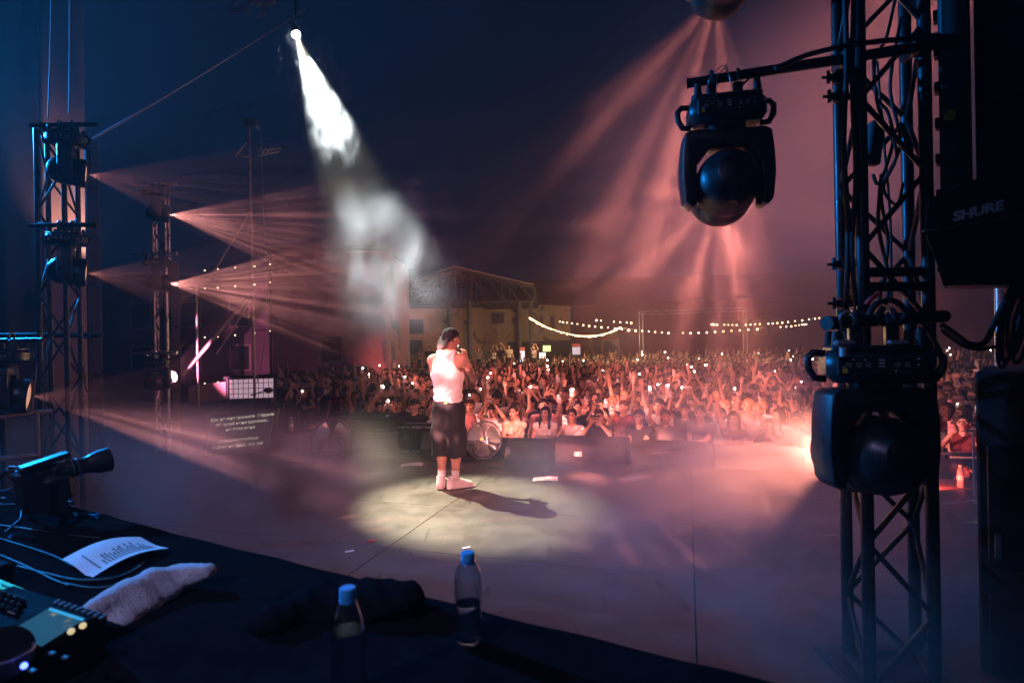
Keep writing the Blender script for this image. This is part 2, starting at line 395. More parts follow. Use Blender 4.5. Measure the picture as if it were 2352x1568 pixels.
# left: tall house with a mural on its gable
b0 = P(628, 860, 25.0); b0.z = GZ
hb = thing('mural_house', 'tall house on the left with a large purple mural on its wall', 'building', b0)
zt = P(628, 578, 25).z - GZ; wx = P(905, 700, 27).x - b0.x
MB().box((wx / 2, 3, zt / 2), (wx, 6, zt), b=.03).build('wall', mural, hb)
rf = MB().prism([(-.25, 0), (wx + .25, 0), (wx + .25, .18), (-.25, .18)], 6.5, Matrix.Translation((0, 3, zt))).build('roof', steel, hb)
for (x0, z0, w_, h_) in ((2.6, 2.6, 1.0, 1.2), (3.9, 1.2, .8, 1.4)):
    wd = MB().box((x0, -.02, z0), (w_, .06, h_)).build('window', trimw, hb)
    MB().box((x0, -.055, z0), (w_ - .14, .02, h_ - .14)).build('pane', glassm, wd)
lp = MB(); lp.cyl((.35, 0, zt - .75), (.35, -.7, zt - .62), .03); lp.box((.55, -.75, zt - .6), (.7, .3, .1), b=.04); lp.build('wall_lamp', trimw, hb)
MB().cyl((-.06, -.08, 0), (-.06, -.08, zt), .05).build('drainpipe', steel, hb)

# centre: yard hall, plastered walls under an open steel gable canopy
HY = 42.0
h0 = P(905, 830, HY); h0.z = GZ
hall = thing('yard_hall', 'low yellow plastered hall under a pale gabled steel canopy', 'building', h0)
def HL(px, py, Y): return P(px, py, Y) - h0
def wall_quad(name, pts, m_, par, th=.3):
    a, b, c, d = [Vector(p) for p in pts]
    n_ = (b - a).cross(d - a).normalized() * th
    if n_.y < 0: n_ = -n_
    g = MB(); g.add([a, b, c, d, a + n_, b + n_, c + n_, d + n_], [(0, 1, 2, 3), (7, 6, 5, 4), (0, 4, 5, 1), (1, 5, 6, 2), (2, 6, 7, 3), (3, 7, 4, 0)])
    return g.build(name, m_, par)
fw = 2.2
wall_quad('wall', [HL(896, 872, HY), HL(1012, 868, HY), HL(1012, 700, HY), HL(896, 708, HY)], plaster, hall)
wall_quad('wall', [HL(1012.5, 868, HY + fw), HL(1080, 866, HY + fw), HL(1080, 690, HY + fw), HL(1012.5, 694, HY + fw)], graf, hall)
w3 = wall_quad('wall', [HL(1080.5, 866, HY + fw), HL(1310, 862, HY + 4), HL(1310, 700, HY + 4), HL(1080.5, 690, HY + fw)], graf, hall)
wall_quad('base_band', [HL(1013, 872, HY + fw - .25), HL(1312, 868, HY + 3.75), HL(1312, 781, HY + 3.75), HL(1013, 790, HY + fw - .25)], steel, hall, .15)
wall_quad('roof', [HL(1075, 690, HY + fw - .2), HL(1316, 700, HY + 3.8), HL(1316, 640, HY + 12), HL(1190, 646, HY + 12)], roofm, hall, .12)
for (x0, x1, y0, y1, kind) in ((925, 973, 778, 816, 1), (925, 975, 730, 770, 0), (1127, 1160, 716, 745, 0), (1235, 1250, 722, 770, 0), (1262, 1276, 722, 770, 0)):
    Yw = HY - .04 if x0 < 1000 else HY + fw + (x0 - 1080) / 230 * 1.8 - .06
    a = HL(x0, y1, Yw); c = HL(x1, y0, Yw)
    fr = MB().box(((a.x + c.x) / 2, a.y, (a.z + c.z) / 2), (c.x - a.x, .08, c.z - a.z)).build('window', trimw, hall)
    MB().box(((a.x + c.x) / 2, a.y - .05, (a.z + c.z) / 2), (c.x - a.x - .2, .03, c.z - a.z - .2)).build('pane', glassm, fr)
# canopy
A0 = HL(1044, 613, HY - 5); L0 = HL(885, 660, HY - 5); R0 = HL(1226, 655, HY - 5)
back = Vector((.6, 7.5, 0))
canopy = MB()
for p, q in ((L0, A0), (A0, R0)):
    t = Vector((0, 0, .07)); canopy.add([p, q, q + back, p + back, p + t, q + t, q + back + t, p + back + t], [(0, 1, 2, 3), (7, 6, 5, 4), (0, 4, 5, 1), (1, 5, 6, 2), (2, 6, 7, 3), (3, 7, 4, 0)])
canopy.build('canopy_roof', sheet_roof, hall)
zb = HL(1044, 694, HY - 5).z
def beam(name, a, b, r, m_=steel, par=hall): return MB().cyl(a, b, r, n=6).build(name, m_, par)
for k in range(4):
    o_ = back * (k / 3); dz = Vector((0, 0, -.1))
    l, a, r = L0 + o_ + dz, A0 + o_ + dz, R0 + o_ + dz
    lb, rb_, mb_ = Vector((l.x, l.y, zb)), Vector((r.x, r.y, zb)), Vector((a.x, a.y, zb))
    beam('rafter', l, a, .09); beam('rafter', a, r, .09); beam('tie_beam', lb, rb_, .08); beam('king_post', a, mb_, .07)
    beam('end_post', l, lb, .07); beam('end_post', r, rb_, .07)
    for s in range(1, 5):
        f = s / 5
        pl = l.lerp(a, f); pr = r.lerp(a, f)
        beam('web', pl, Vector((l.lerp(a, f - .2).x, pl.y, zb)), .045); beam('web', pr, Vector((r.lerp(a, f - .2).x, pr.y, zb)), .045)
        if s % 2 == 0:
            beam('web', pl, Vector((pl.x, pl.y, zb)), .045); beam('web', pr, Vector((pr.x, pr.y, zb)), .045)
for f in (0, .25, .5, .75, 1):
    for p, q in ((L0, A0), (A0, R0)):
        s_ = p.lerp(q, f) + Vector((0, 0, -.05)); beam('purlin', s_, s_ + back, .05)
for px_, dy in ((1031, 0), (1077, 0), (1192, 0), (1219, 0), (1192, 7.5), (900, 0)):
    t = HL(px_, 694, HY - 5); beam('column', (t.x, t.y + dy, 0), (t.x, t.y + dy, zb), .16)

# right: long dark red building, lit by the stage
r0 = P(1318, 860, 52); r0.z = GZ
redb = thing('red_building', 'long dark red building with a low roof behind the crowd', 'building', r0)
redm = mat('red_wall_paint', (0.20, 0.06, 0.065), 0.8, var=.3, scale=.3)
def RL(px, py, Y): return P(px, py, Y) - r0
wall_quad('wall', [RL(1318, 862, 54), RL(2420, 850, 46), RL(2420, 650, 46), RL(1318, 700, 54)], redm, redb, .4)
wall_quad('roof', [RL(1290, 703, 53.4), RL(2440, 653, 45.4), RL(2440, 612, 50), RL(1230, 642, 60)], roofm, redb, .15)
for px_ in (1700, 1745, 1790):
    a = RL(px_, 762, 49.8); MB().box((a.x, a.y, a.z + .4), (1.3, .2, 1.4)).build('window', mat('pale_window_%d' % px_, (.4, .2, .18), .6), redb)
# far left infill behind the scaffold: dark house block
k0 = P(240, 860, 30); k0.z = GZ
dk = thing('dark_house', 'dark house block behind the scaffold on the far left', 'building', k0)
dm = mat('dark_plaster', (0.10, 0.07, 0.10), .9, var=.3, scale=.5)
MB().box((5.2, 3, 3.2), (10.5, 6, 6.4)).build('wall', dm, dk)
for i in range(3):
    for j in range(2):
        f_ = MB().box((2.0 + 2.6 * i, -.03, 2.2 + 2.3 * j), (1.1, .08, 1.4)).build('window', trimw, dk)
        MB().box((2.0 + 2.6 * i, -.08, 2.2 + 2.3 * j), (.94, .03, 1.24)).build('pane', glassm, f_)
MB().box((5.2, 3, 6.5), (10.9, 6.4, .2)).build('roof', steel, dk)

# raised terrace the late-comers stand on
t0 = P(1130, 870, 34); t0.z = GZ
props(MB().box((0, 0, .42), (17, 3.2, .84), Matrix.Translation(t0)).build('terrace', mat('concrete', (.16, .15, .15), .9, var=.3, scale=1)), kind='structure')
# ================================================================== people: bodies grown as one surface from a distance field
class SDF:
    """smooth union of tapered capsules and ellipsoids, meshed by surface nets"""
    def __init__(self, lo, hi, h):
        self.h = h; self.lo = np.array(lo, float)
        n = np.ceil((np.array(hi) - self.lo) / h).astype(int) + 1
        self.n = n; self.F = np.full(n, 1.0); self.near = np.full(n, 1.0); self.M = np.zeros(n, np.int8)
    def _win(self, a, b, pad):
        i0 = np.clip(np.floor((np.minimum(a, b) - pad - self.lo) / self.h).astype(int), 0, self.n - 1)
        i1 = np.clip(np.ceil((np.maximum(a, b) + pad - self.lo) / self.h).astype(int) + 1, 1, self.n)
        sl = tuple(slice(i0[k], i1[k]) for k in range(3))
        ax = [self.lo[k] + self.h * np.arange(i0[k], i1[k]) for k in range(3)]
        return sl, np.meshgrid(*ax, indexing='ij')
    def _join(self, sl, d, k, mi):
        F = self.F[sl]
        if k > 0:
            hh = np.clip(.5 + .5 * (F - d) / k, 0, 1); self.F[sl] = F * (1 - hh) + d * hh - k * hh * (1 - hh)
        else: self.F[sl] = np.minimum(F, d)
        nr = self.near[sl]; c = d < nr; self.M[sl] = np.where(c, mi, self.M[sl]); self.near[sl] = np.minimum(nr, d)
        return self
    def cone(self, a, b, ra, rb, k=.02, mi=0, sq=(1, 1, 1)):
        a = np.array(a, float); b = np.array(b, float); s = np.array(sq, float)
        sl, (X, Y, Z) = self._win(a, b, max(ra, rb) * max(sq) + k + 3 * self.h)
        px, py, pz = (X - a[0]) / s[0], (Y - a[1]) / s[1], (Z - a[2]) / s[2]
        ab = (b - a) / s; L = ab @ ab + 1e-12
        t = np.clip((px * ab[0] + py * ab[1] + pz * ab[2]) / L, 0, 1)
        d = np.sqrt((px - ab[0] * t) ** 2 + (py - ab[1] * t) ** 2 + (pz - ab[2] * t) ** 2) - (ra + (rb - ra) * t)
        return self._join(sl, d * min(sq), k, mi)
    def ell(self, c, r, k=.02, mi=0, R=None):
        c = np.array(c, float); r = np.array(r, float)
        sl, (X, Y, Z) = self._win(c, c, max(r) + k + 3 * self.h)
        q = np.stack([X - c[0], Y - c[1], Z - c[2]], -1)
        if R is not None: q = q @ np.array(R)
        k0 = np.sqrt(((q / r) ** 2).sum(-1)); k1 = np.sqrt(((q / r ** 2).reshape(q.shape) ** 2).sum(-1)) + 1e-9
        return self._join(sl, k0 * (k0 - 1) / k1, k, mi)
    def cut(self, fn):
        ax = [self.lo[k] + self.h * np.arange(self.n[k]) for k in range(3)]
        X, Y, Z = np.meshgrid(*ax, indexing='ij'); self.F = np.maximum(self.F, fn(X, Y, Z)); return self
    def warp(self, fn):
        ax = [self.lo[k] + self.h * np.arange(self.n[k]) for k in range(3)]
        X, Y, Z = np.meshgrid(*ax, indexing='ij'); self.F = self.F + fn(X, Y, Z); return self
    def nets(self):
        F = self.F; F[0] = F[-1] = 1; F[:, 0] = F[:, -1] = 1; F[:, :, 0] = F[:, :, -1] = 1
        s = F < 0; nx, ny, nz = F.shape
        cnt = np.zeros((nx - 1, ny - 1, nz - 1)); acc = np.zeros((nx - 1, ny - 1, nz - 1, 3))
        def sub(A, o): return A[o[0]:nx - 1 + o[0], o[1]:ny - 1 + o[1], o[2]:nz - 1 + o[2]]
        cor = [(i, j, k) for i in (0, 1) for j in (0, 1) for k in (0, 1)]
        any_ = np.zeros(cnt.shape, bool); all_ = np.ones(cnt.shape, bool)
        for o in cor: q = sub(s, o); any_ |= q; all_ &= q
        act = any_ & ~all_
        I = np.argwhere(act)
        V = np.zeros((len(I), 3)); C = np.zeros(len(I))
        fv = {o: F[I[:, 0] + o[0], I[:, 1] + o[1], I[:, 2] + o[2]] for o in cor}
        for o in cor:
            for ax in range(3):
                if o[ax] == 0:
                    p = list(o); p[ax] = 1; p = tuple(p); a = fv[o]; b = fv[p]
                    x = (a < 0) != (b < 0); t = np.where(x, a / np.where(x, a - b, 1), 0)
                    q = np.tile(np.array(o, float), (len(I), 1)); q[:, ax] += t; V += q * x[:, None]; C += x
        V = V / C[:, None]
        idx = np.full(act.shape, -1); idx[act] = np.arange(len(I))
        verts = self.lo + (I + V) * self.h; faces = []; fm = []
        for ax in range(3):
            o1, o2 = [(1, 2), (2, 0), (0, 1)][ax]
            a = s; sl0 = [slice(None)] * 3; sl1 = [slice(None)] * 3; sl0[ax] = slice(0, -1); sl1[ax] = slice(1, None)
            x0 = s[tuple(sl0)]; x1 = s[tuple(sl1)]
            E = np.argwhere(x0 != x1); ok = (E[:, o1] > 0) & (E[:, o2] > 0); E = E[ok]
            fl = x0[E[:, 0], E[:, 1], E[:, 2]]
            e1 = np.zeros(3, int); e1[o1] = 1; e2 = np.zeros(3, int); e2[o2] = 1
            cs = [E - e1 - e2, E - e2, E, E - e1]
            lim = np.array(act.shape); good = np.all([np.all(c < lim, 1) for c in cs], 0)
            q = np.stack([idx[c[good][:, 0], c[good][:, 1], c[good][:, 2]] for c in cs], 1); fl = fl[good]; Eg = E[good]
            q[~fl] = q[~fl][:, ::-1]
            faces.append(q); fm.append(self.M[Eg[:, 0], Eg[:, 1], Eg[:, 2]])
        return verts, np.concatenate(faces), np.concatenate(fm)
class Skin:
    """verts / quads / material numbers that can be moved and joined"""
    def __init__(self, v, f, m): self.v = v; self.f = f; self.m = m
    def moved(self, M):
        A = np.array(M.to_3x3()); v = self.v @ A.T + np.array(M.translation)
        f = self.f if np.linalg.det(A) > 0 else self.f[:, ::-1]
        return Skin(v, f, self.m)
    def __add__(self, o): return Skin(np.vstack([self.v, o.v]), np.vstack([self.f, o.f + len(self.v)]), np.concatenate([self.m, o.m]))
    def mesh(self, name, mats):
        me = bpy.data.meshes.new(name); n = len(self.f)
        me.vertices.add(len(self.v)); me.vertices.foreach_set('co', self.v.astype(np.float32).ravel())
        me.loops.add(4 * n); me.loops.foreach_set('vertex_index', self.f.astype(np.int32).ravel())
        me.polygons.add(n); me.polygons.foreach_set('loop_start', np.arange(0, 4 * n, 4, dtype=np.int32))
        for mt in mats: me.materials.append(mt)
        me.polygons.foreach_set('material_index', self.m.astype(np.int32)); me.polygons.foreach_set('use_smooth', np.ones(n, bool))
        me.update(calc_edges=True); me.validate()
        return me
def skin_of(sdf): return Skin(*sdf.nets())
# material numbers of a body: 0 skin, 1 top, 2 trousers, 3 dark (brows, eyes, shoes), 4 lips, 5 white
def make_head(h=.0065):
    s = SDF((-.12, -.16, -.16), (.12, .14, .15), h)
    s.ell((0, .012, .035), (.077, .096, .083), 0); s.ell((0, -.03, -.03), (.058, .062, .075), .03)
    s.ell((0, -.052, -.082), (.032, .03, .024), .025)                       # chin
    s.cone((0, -.092, .018), (0, -.112, -.022), .010, .015, .010)           # nose
    s.ell((-.034, -.078, -.022), (.02, .016, .018), .014); s.ell((.034, -.078, -.022), (.02, .016, .018), .014)   # cheeks
    for x in (-1, 1):
        s.cone((x * .016, -.090, .034), (x * .045, -.079, .037), .0065, .004, .007, 3)      # brow
        s.ell((x * .031, -.0805, .012), (.011, .008, .0055), .004, 3)                      # eye
        s.ell((x * .077, .012, .0), (.010, .02, .032), .006)                              # ear
    s.cone((-.02, -.089, -.053), (.02, -.089, -.053), .0075, .0075, .006, 4)
    s.cone((0, .02, -.06), (0, .03, -.15), .055, .056, .02)                 # neck
    return skin_of(s)
def make_hand(curl, h=.0055, spread=.10):
    """wrist at origin, fingers to +z, palm faces -y, thumb to +x"""
    s = SDF((-.075, -.10, -.03), (.085, .05, .21), h)
    s.cone((0, 0, -.02), (0, 0, .02), .026, .027, .01, 0, (1, .75, 1)); s.cone((-.004, 0, .035), (-.004, 0, .075), .037, .041, .02, 0, (1, .38, 1))
    for i, (x, l) in enumerate(((.031, .072), (.010, .080), (-.011, .074), (-.031, .058))):
        a = Vector((x, 0, .085)); ang = spread * (1.3 - i) * .6; d = Vector((math.sin(ang), 0, math.cos(ang)))
        c = curl; p = a
        for seg in range(3):
            q = Euler((c * (seg + .35), 0, 0)).to_matrix() @ d
            n_ = p + q * l * (.45, .31, .24)[seg]; s.cone(p, n_, .0095 - .0008 * seg, .0088 - .0008 * seg, .004); p = n_
    p = Vector((.026, -.004, .03)); q = Vector((.056, -.018 - .02 * curl, .062)); s.cone(p, q, .014, .0115, .012)
    r = Vector((.062 - .02 * curl, -.03 - .035 * curl, .096)); s.cone(q, r, .0108, .009, .005)
    return skin_of(s)
HEAD = make_head(); HAND_OPEN = make_hand(.10); HAND_GRIP = make_hand(.75, spread=.03)
def rotm(x=0, y=0, z=0): return Euler((x, y, z)).to_matrix().to_4x4()
def ik(a, b, l1, l2, pole):
    a = Vector(a); b = Vector(b); d = b - a; L = min(d.length, (l1 + l2) * .995); d = d.normalized(); b = a + d * L
    x = (l1 * l1 - l2 * l2 + L * L) / (2 * L); hgt = math.sqrt(max(l1 * l1 - x * x, 0))
    p = Vector(pole); p = (p - d * p.dot(d)); p = p.normalized() if p.length > 1e-5 else Vector((0, 0, -1))
    return a + d * x + p * hgt, b
def hand_at(hand, w, fdir, pdir, right):
    """fingers along fdir, palm facing pdir"""
    z = Vector(fdir).normalized(); y = -Vector(pdir); y = (y - z * y.dot(z)).normalized(); x = y.cross(z)
    M = Matrix((x, y, z)).transposed().to_4x4()
    if right: M = M @ Matrix.Diagonal((1, 1, 1, 1))
    else: M = M @ Matrix.Diagonal((-1, 1, 1, 1))
    M.translation = Vector(w); return hand.moved(M)
def body(arms, female=False, sleeve=.5, h=.017, headrot=(0, 0, 0), lean=0.0, build=1.0, crop=False):
    """arms: {-1: (wrist, pole, hand, fingerdir, palmdir), 1: ...}; faces -y, feet at z = 0, 1.70 tall"""
    s = SDF((-.75, -.75, -.03), (.75, .40, 2.25), h)
    w = build; sw = .165 if female else .185; hw = .165 if female else .15
    ly = lambda z: -lean * max(0, z - .95)
    # legs
    for x in (-1, 1):
        s.cone((x * .09, 0, .88), (x * .095, -.01, .48), .085 * w, .058, .03, 2); s.cone((x * .095, -.01, .48), (x * .10, .02, .09), .058, .042, .02, 2)
        s.cone((x * .10, .02, .045), (x * .115, -.14, .04), .045, .036, .02, 3)
    s.cone((-.055, 0, .93), (.055, 0, .93), .105 * w, .105 * w, .04, 2, (1, .85, 1))
    # torso
    s.cone((-.05, ly(1.02), 1.02), (.05, ly(1.02), 1.02), .098 * w, .098 * w, .05, 1, (1, .8, 1))
    s.cone((-.07, ly(1.22), 1.22), (.07, ly(1.22), 1.22), .108 * w, .108 * w, .08, 1, (1, .82, 1))
    s.cone((-sw + .05, ly(1.36), 1.36), (sw - .05, ly(1.36), 1.36), .075 * w, .075 * w, .06, 1, (1, .85, 1))
    if female:
        for x in (-1, 1): s.ell((x * .07, ly(1.25) - .085, 1.25), (.062, .055, .06), .04, 1)
    s.cone((0, ly(1.42) + .01, 1.40), (0, ly(1.5) - .005, 1.50), .062, .052, .04, 0)
    out = None
    for x in (-1, 1):
        wr, pole, hand, fd, pd = arms[x]
        sh = Vector((x * sw, ly(1.37), 1.365)); raised = wr[2] > 1.55
        if raised: sh = sh + Vector((-x * .012, -.01, .03))
        el, wr = ik(sh, wr, .275, .245, pole)
        s.ell(sh, (.06, .06, .06), .045, 1)
        md = sh.lerp(el, sleeve)
        s.cone(sh, md, .052, .047, .03, 1 if sleeve > .05 else 0); s.cone(md, el, .043, .038, .014, 0)
        s.cone(el, wr, .037, .026, .012, 0)
        ha = hand_at(hand, wr, fd, pd, x < 0); out = ha if out is None else out + ha
    if crop: s.cut(lambda X, Y, Z: .8 - Z)
    b = skin_of(s)
    M = Matrix.Translation((0, ly(1.58) - .012, 1.585)) @ rotm(*headrot)
    return b + HEAD.moved(M) + out, M
def hair_short(h=.009):
    s = SDF((-.12, -.14, -.13), (.12, .15, .16), h); s.ell((0, .018, .045), (.088, .106, .09), 0); s.ell((0, .05, -.01), (.078, .07, .08), .03)
    s.cut(lambda X, Y, Z: np.minimum(-(Y + .062 + .25 * (Z - .06)), .055 - Z + .0 * X)); s.cut(lambda X, Y, Z: np.minimum(.0 - Z + .3 * (Y < .02) * .1, .02 - Y))
    s.warp(lambda X, Y, Z: .004 * np.sin(90 * X + 30 * Z) * np.sin(80 * Y + 20 * X)); return skin_of(s)
def hair_long(h=.010):
    s = SDF((-.16, -.16, -.42), (.16, .18, .16), h); s.ell((0, .018, .045), (.090, .106, .09), 0); s.ell((0, .05, -.03), (.085, .07, .10), .03)
    s.cone((0, .06, -.05), (0, .085, -.30), .075, .06, .04, 0, (1.25, .6, 1))
    for x in (-1, 1): s.cone((x * .072, -.005, .03), (x * .085, -.03, -.24), .026, .03, .02)
    s.cut(lambda X, Y, Z: np.minimum.reduce([-(Y + .060 + .25 * (Z - .06)), .06 - Z, .062 - np.abs(X)]))
    s.warp(lambda X, Y, Z: .005 * np.sin(85 * X + 8 * Z) * np.cos(60 * Y)); return skin_of(s)
def hair_bun(h=.009):
    s = SDF((-.12, -.14, -.13), (.12, .20, .2), h); s.ell((0, .018, .045), (.084, .104, .087), 0); s.ell((0, .05, -.01), (.075, .068, .08), .03)
    s.cut(lambda X, Y, Z: np.minimum(-(Y + .068 + .25 * (Z - .06)), .07 - Z)); s.cut(lambda X, Y, Z: np.minimum(-.01 - Z, .03 - Y))
    s.ell((0, .10, .10), (.05, .045, .045), .01); return skin_of(s)
def hair_cap(h=.009):
    s = SDF((-.12, -.24, -.09), (.12, .15, .16), h); s.ell((0, .014, .052), (.090, .107, .086), 0)
    s.cut(lambda X, Y, Z: .038 - Z); s.cone((0, -.07, .045), (0, -.15, .035), .068, .055, .006, 0, (1, 1, .14))
    s.ell((0, .05, -.005), (.078, .066, .06), .004, 1); s.cut(lambda X, Y, Z: np.minimum(-(Z + .06), .02 - Y)) ; return skin_of(s)
skin_m = mat('skin', (0.52, 0.30, 0.21), .5, var=.08, scale=30, spec=.4)
top_m = objcol('crowd_top', .85); hair_m = objcol('crowd_hair', .5)
jeans_m = mat('dark_trousers', (.02, .022, .035), .9); face_d = mat('dark_features', (.11, .06, .045), .5); lips_m = mat('lips', (.38, .12, .10), .45)
BM = [skin_m, top_m, jeans_m, face_d, lips_m, paper]
HAIRS = {'short': hair_short().mesh('hair', [hair_m]), 'long': hair_long().mesh('hair', [hair_m]), 'bun': hair_bun().mesh('hair', [hair_m]), 'cap': hair_cap().mesh('cap', [hair_m, face_d])}
OP, GR = HAND_OPEN, HAND_GRIP
DN = lambda x: ((x * .27, -.06, .88), (x * .2, 1, 0), GR, (0, -.2, -1), (-x, 0, 0))
def two(z, y, dx=.055): return {x: ((x * dx * 1.5, y, z), (x * .8, -.1, -1), GR, (-x * .25, -.25, 1), (-x * .7, -.6, 0)) for x in (-1, 1)}
POSES = {
 'two_high': (two(1.72, -.30), 'filming with both hands overhead', (0, -.325, 1.845), 'w'),
 'two_face': (two(1.50, -.34), 'filming with phone before the face', (0, -.385, 1.62), 'w'),
 'one_high': ({-1: ((-.16, -.28, 1.80), (-.6, 0, -1), GR, (.1, -.2, 1), (0, -1, 0)), 1: DN(1)}, 'holding a phone up high', (-.16, -.34, 1.92), 't'),
 'one_high_m': ({1: ((.20, -.24, 1.84), (.6, 0, -1), GR, (-.1, -.2, 1), (0, -1, 0)), -1: ((-.10, -.30, 1.25), (-1, .1, -.6), GR, (.5, -.4, .6), (0, 1, .3))}, 'stretching a phone upward', (.19, -.31, 1.96), 't'),
 'one_face': ({-1: ((-.08, -.34, 1.46), (-.7, 0, -1), GR, (.2, -.3, 1), (.3, -.8, 0)), 1: ((.06, -.28, 1.12), (1, .2, -.3), GR, (-.9, -.2, .2), (0, 1, .2))}, 'filming one-handed', (-.06, -.40, 1.58), 't'),
 'lean': ({-1: ((.10, -.33, 1.13), (-1, -.2, -.4), OP, (1, .1, -.1), (0, .2, -1)), 1: ((-.12, -.36, 1.17), (1, -.2, -.4), OP, (-1, .1, -.1), (0, .2, -1))}, 'leaning on folded arms', None, None),
 'up_two': ({x: ((x * .26, -.16, 1.93), (x, .1, -.6), OP, (x * .12, -.1, 1), (0, -1, 0)) for x in (-1, 1)}, 'raising both open hands', None, None),
 'up_one': ({-1: ((-.22, -.18, 1.95), (-1, .1, -.5), OP, (-.1, -.15, 1), (0, -1, 0)), 1: DN(1)}, 'waving one open hand', None, None),
 'heart': ({x: ((x * .09, -.2, 1.83), (x, 0, -.3), GR, (-x * .6, -.1, .8), (0, -1, 0)) for x in (-1, 1)}, 'holding both hands together above the head', None, None),
 'down': ({x: DN(x) for x in (-1, 1)}, 'standing with arms down', None, None),
 'mouth': ({x: ((x * .055, -.19, 1.40), (x, .1, -.8), OP, (-x * .3, .1, 1), (-x * .6, .6, 0)) for x in (-1, 1)}, 'pressing hands to the mouth', None, None),
}
BODIES = {}
for pi_, (pn, (arms, txt, ph, phk)) in enumerate(POSES.items()):
    for fem in (False, True):
        b, HM = body(arms, fem, sleeve=.5 if not fem else .04, headrot=(RND.uniform(-.12, .05), 0, RND.uniform(-.35, .35)), lean=.18 if pn == 'lean' else 0., build=.95 if fem else 1.05)
        BODIES[(pn, fem)] = (b.mesh('body', BM), HM)
phone_mb = MB().box((0, 0, 0), (.075, .009, .155), b=.004)
phone_case = objcol('phone_case', .3)
screen_m = mat('phone_screen', (.05, .05, .06), .1, emit=(.75, .8, 1.0), es=1.6)
flash_m = mat('phone_flash', (1, 1, 1), .2, emit=(1, .88, .7), es=60)
phone_me = phone_mb.mesh('case', phone_case)
screen_me = MB().box((0, .0052, 0), (.068, .001, .145)).mesh('screen', screen_m)
cammod_me = MB().box((.017, -.006, .052), (.034, .004, .036), b=.002).mesh('camera_bump', blackp)
flash_me = MB().ball((.02, -.012, .06), .017, 8).mesh('flash', flash_m)
HAIRCOL = [('dark-haired', (.018, .011, .008)), ('dark-haired', (.012, .009, .008)), ('brown-haired', (.07, .035, .018)), ('fair-haired', (.28, .17, .08)), ('dark-haired', (.02, .012, .01))]
TOPS = [('black top', (.012, .012, .014)), ('black top', (.014, .013, .016)), ('white top', (.68, .66, .63)), ('grey top', (.16, .15, .15)), ('navy top', (.015, .018, .035)), ('pink top', (.55, .26, .25)), ('cream top', (.5, .42, .33)), ('dark red top', (.16, .02, .02)), ('white top', (.7, .68, .66))]
ORD = 'first second third fourth fifth sixth seventh eighth ninth tenth eleventh twelfth thirteenth fourteenth fifteenth sixteenth seventeenth eighteenth nineteenth twentieth'.split()
def ordw(n):
    if n < 20: return ORD[n]
    t = ['twentieth', 'thirtieth', 'fortieth', 'fiftieth', 'sixtieth']; u = ['twenty', 'thirty', 'forty', 'fifty', 'sixty']
    n += 1
    return t[n // 10 - 2] if n % 10 == 0 else u[n // 10 - 2] + '-' + ORD[n % 10 - 1]
CARD = 'zero one two three four five six seven eight nine ten eleven twelve thirteen fourteen fifteen sixteen seventeen eighteen nineteen twenty'.split()
def person(loc, rotz, pose, fem, hair, haircol, topcol, sc, label, group='audience standing behind the crowd barrier', skin=None):
    t = thing('person', label, 'person', loc, (0, 0, rotz), group); t.scale = (sc, sc, sc)
    me, HM = BODIES[(pose, fem)]
    bo = link('body', me, t); bo.color = (*topcol, 1)
    ho = link('cap' if hair == 'cap' else 'hair', HAIRS[hair], t); ho.matrix_local = HM; ho.color = (*haircol, 1)
    return t
def phone(p, pose, kind, label, rz, sc, base, caps):
    """kind: screen glow is on the owner's side; flash: torch is lit"""
    off, ori = POSES[pose][2], POSES[pose][3]
    M = Matrix.Translation(base) @ rotm(0, 0, rz) @ Matrix.Diagonal((sc, sc, sc, 1)) @ Matrix.Translation(off) @ rotm(RND.uniform(-.15, .25), math.pi / 2 if (ori == 'w' and RND.random() < .35) else RND.uniform(-.1, .1), RND.uniform(-.15, .15))
    t = thing('phone', label, 'phone', M.translation, M.to_euler(), 'phones held up by the audience')
    c = link('case', phone_me, t); c.color = (*caps, 1); link('screen', screen_me, t); link('camera_bump', cammod_me, t)
    if kind: link('flash', flash_me, t)
    return t
# ---- rows of the audience
NROW = 0; cand = []
rr = random.Random(21)
v = 1.60
row = 0
while v < 40:
    row += 1; u = -14.0 + rr.uniform(0, .5)
    step = .50 if row < 4 else .53
    while u < 34:
        uu = u + rr.uniform(-.10, .10); vv = v + (rr.uniform(-.16, .16) if row > 1 else rr.uniform(-.05, .08))
        w = ST(uu, vv, GZ); px_, _ = PX(w + Vector((0, 0, 1.5)))
        ok = (815 + max(0, 40 - 12 * row) < px_ < 1965) or (2140 < px_ < 2290) or (640 < px_ <= 830 and vv > 5.5)
        if w.y > 38.5 and 880 < px_ < 1330: ok = False
        if abs(w.y - 34) < 2.0 and abs(w.x - t0.x) < 8.8: ok = False
        if ok: cand.append((row, uu, vv, w, px_))
        u += step + (0 if vv < 14 else .12)
    v += .68 if v < 14 else .85
cand.sort(key=lambda c: c[3].y)
near = cand[:288]; far = cand[288:]
near.sort(key=lambda c: (c[0], c[4]))
cnt_in = {}
pos_w = [('two_face', 5), ('two_high', 6), ('one_high', 5), ('one_high_m', 4), ('one_face', 4), ('up_two', 3), ('up_one', 4), ('heart', 1), ('down', 8), ('mouth', 1)]
pos_l = [p for p, n in pos_w for _ in range(n)]
front_pose = ['lean', 'two_face', 'down', 'lean', 'one_face', 'two_high', 'lean', 'down', 'one_face', 'two_face', 'lean', 'one_high', 'lean', 'up_one', 'two_face', 'lean', 'down', 'one_face', 'lean', 'two_high']
capman = None
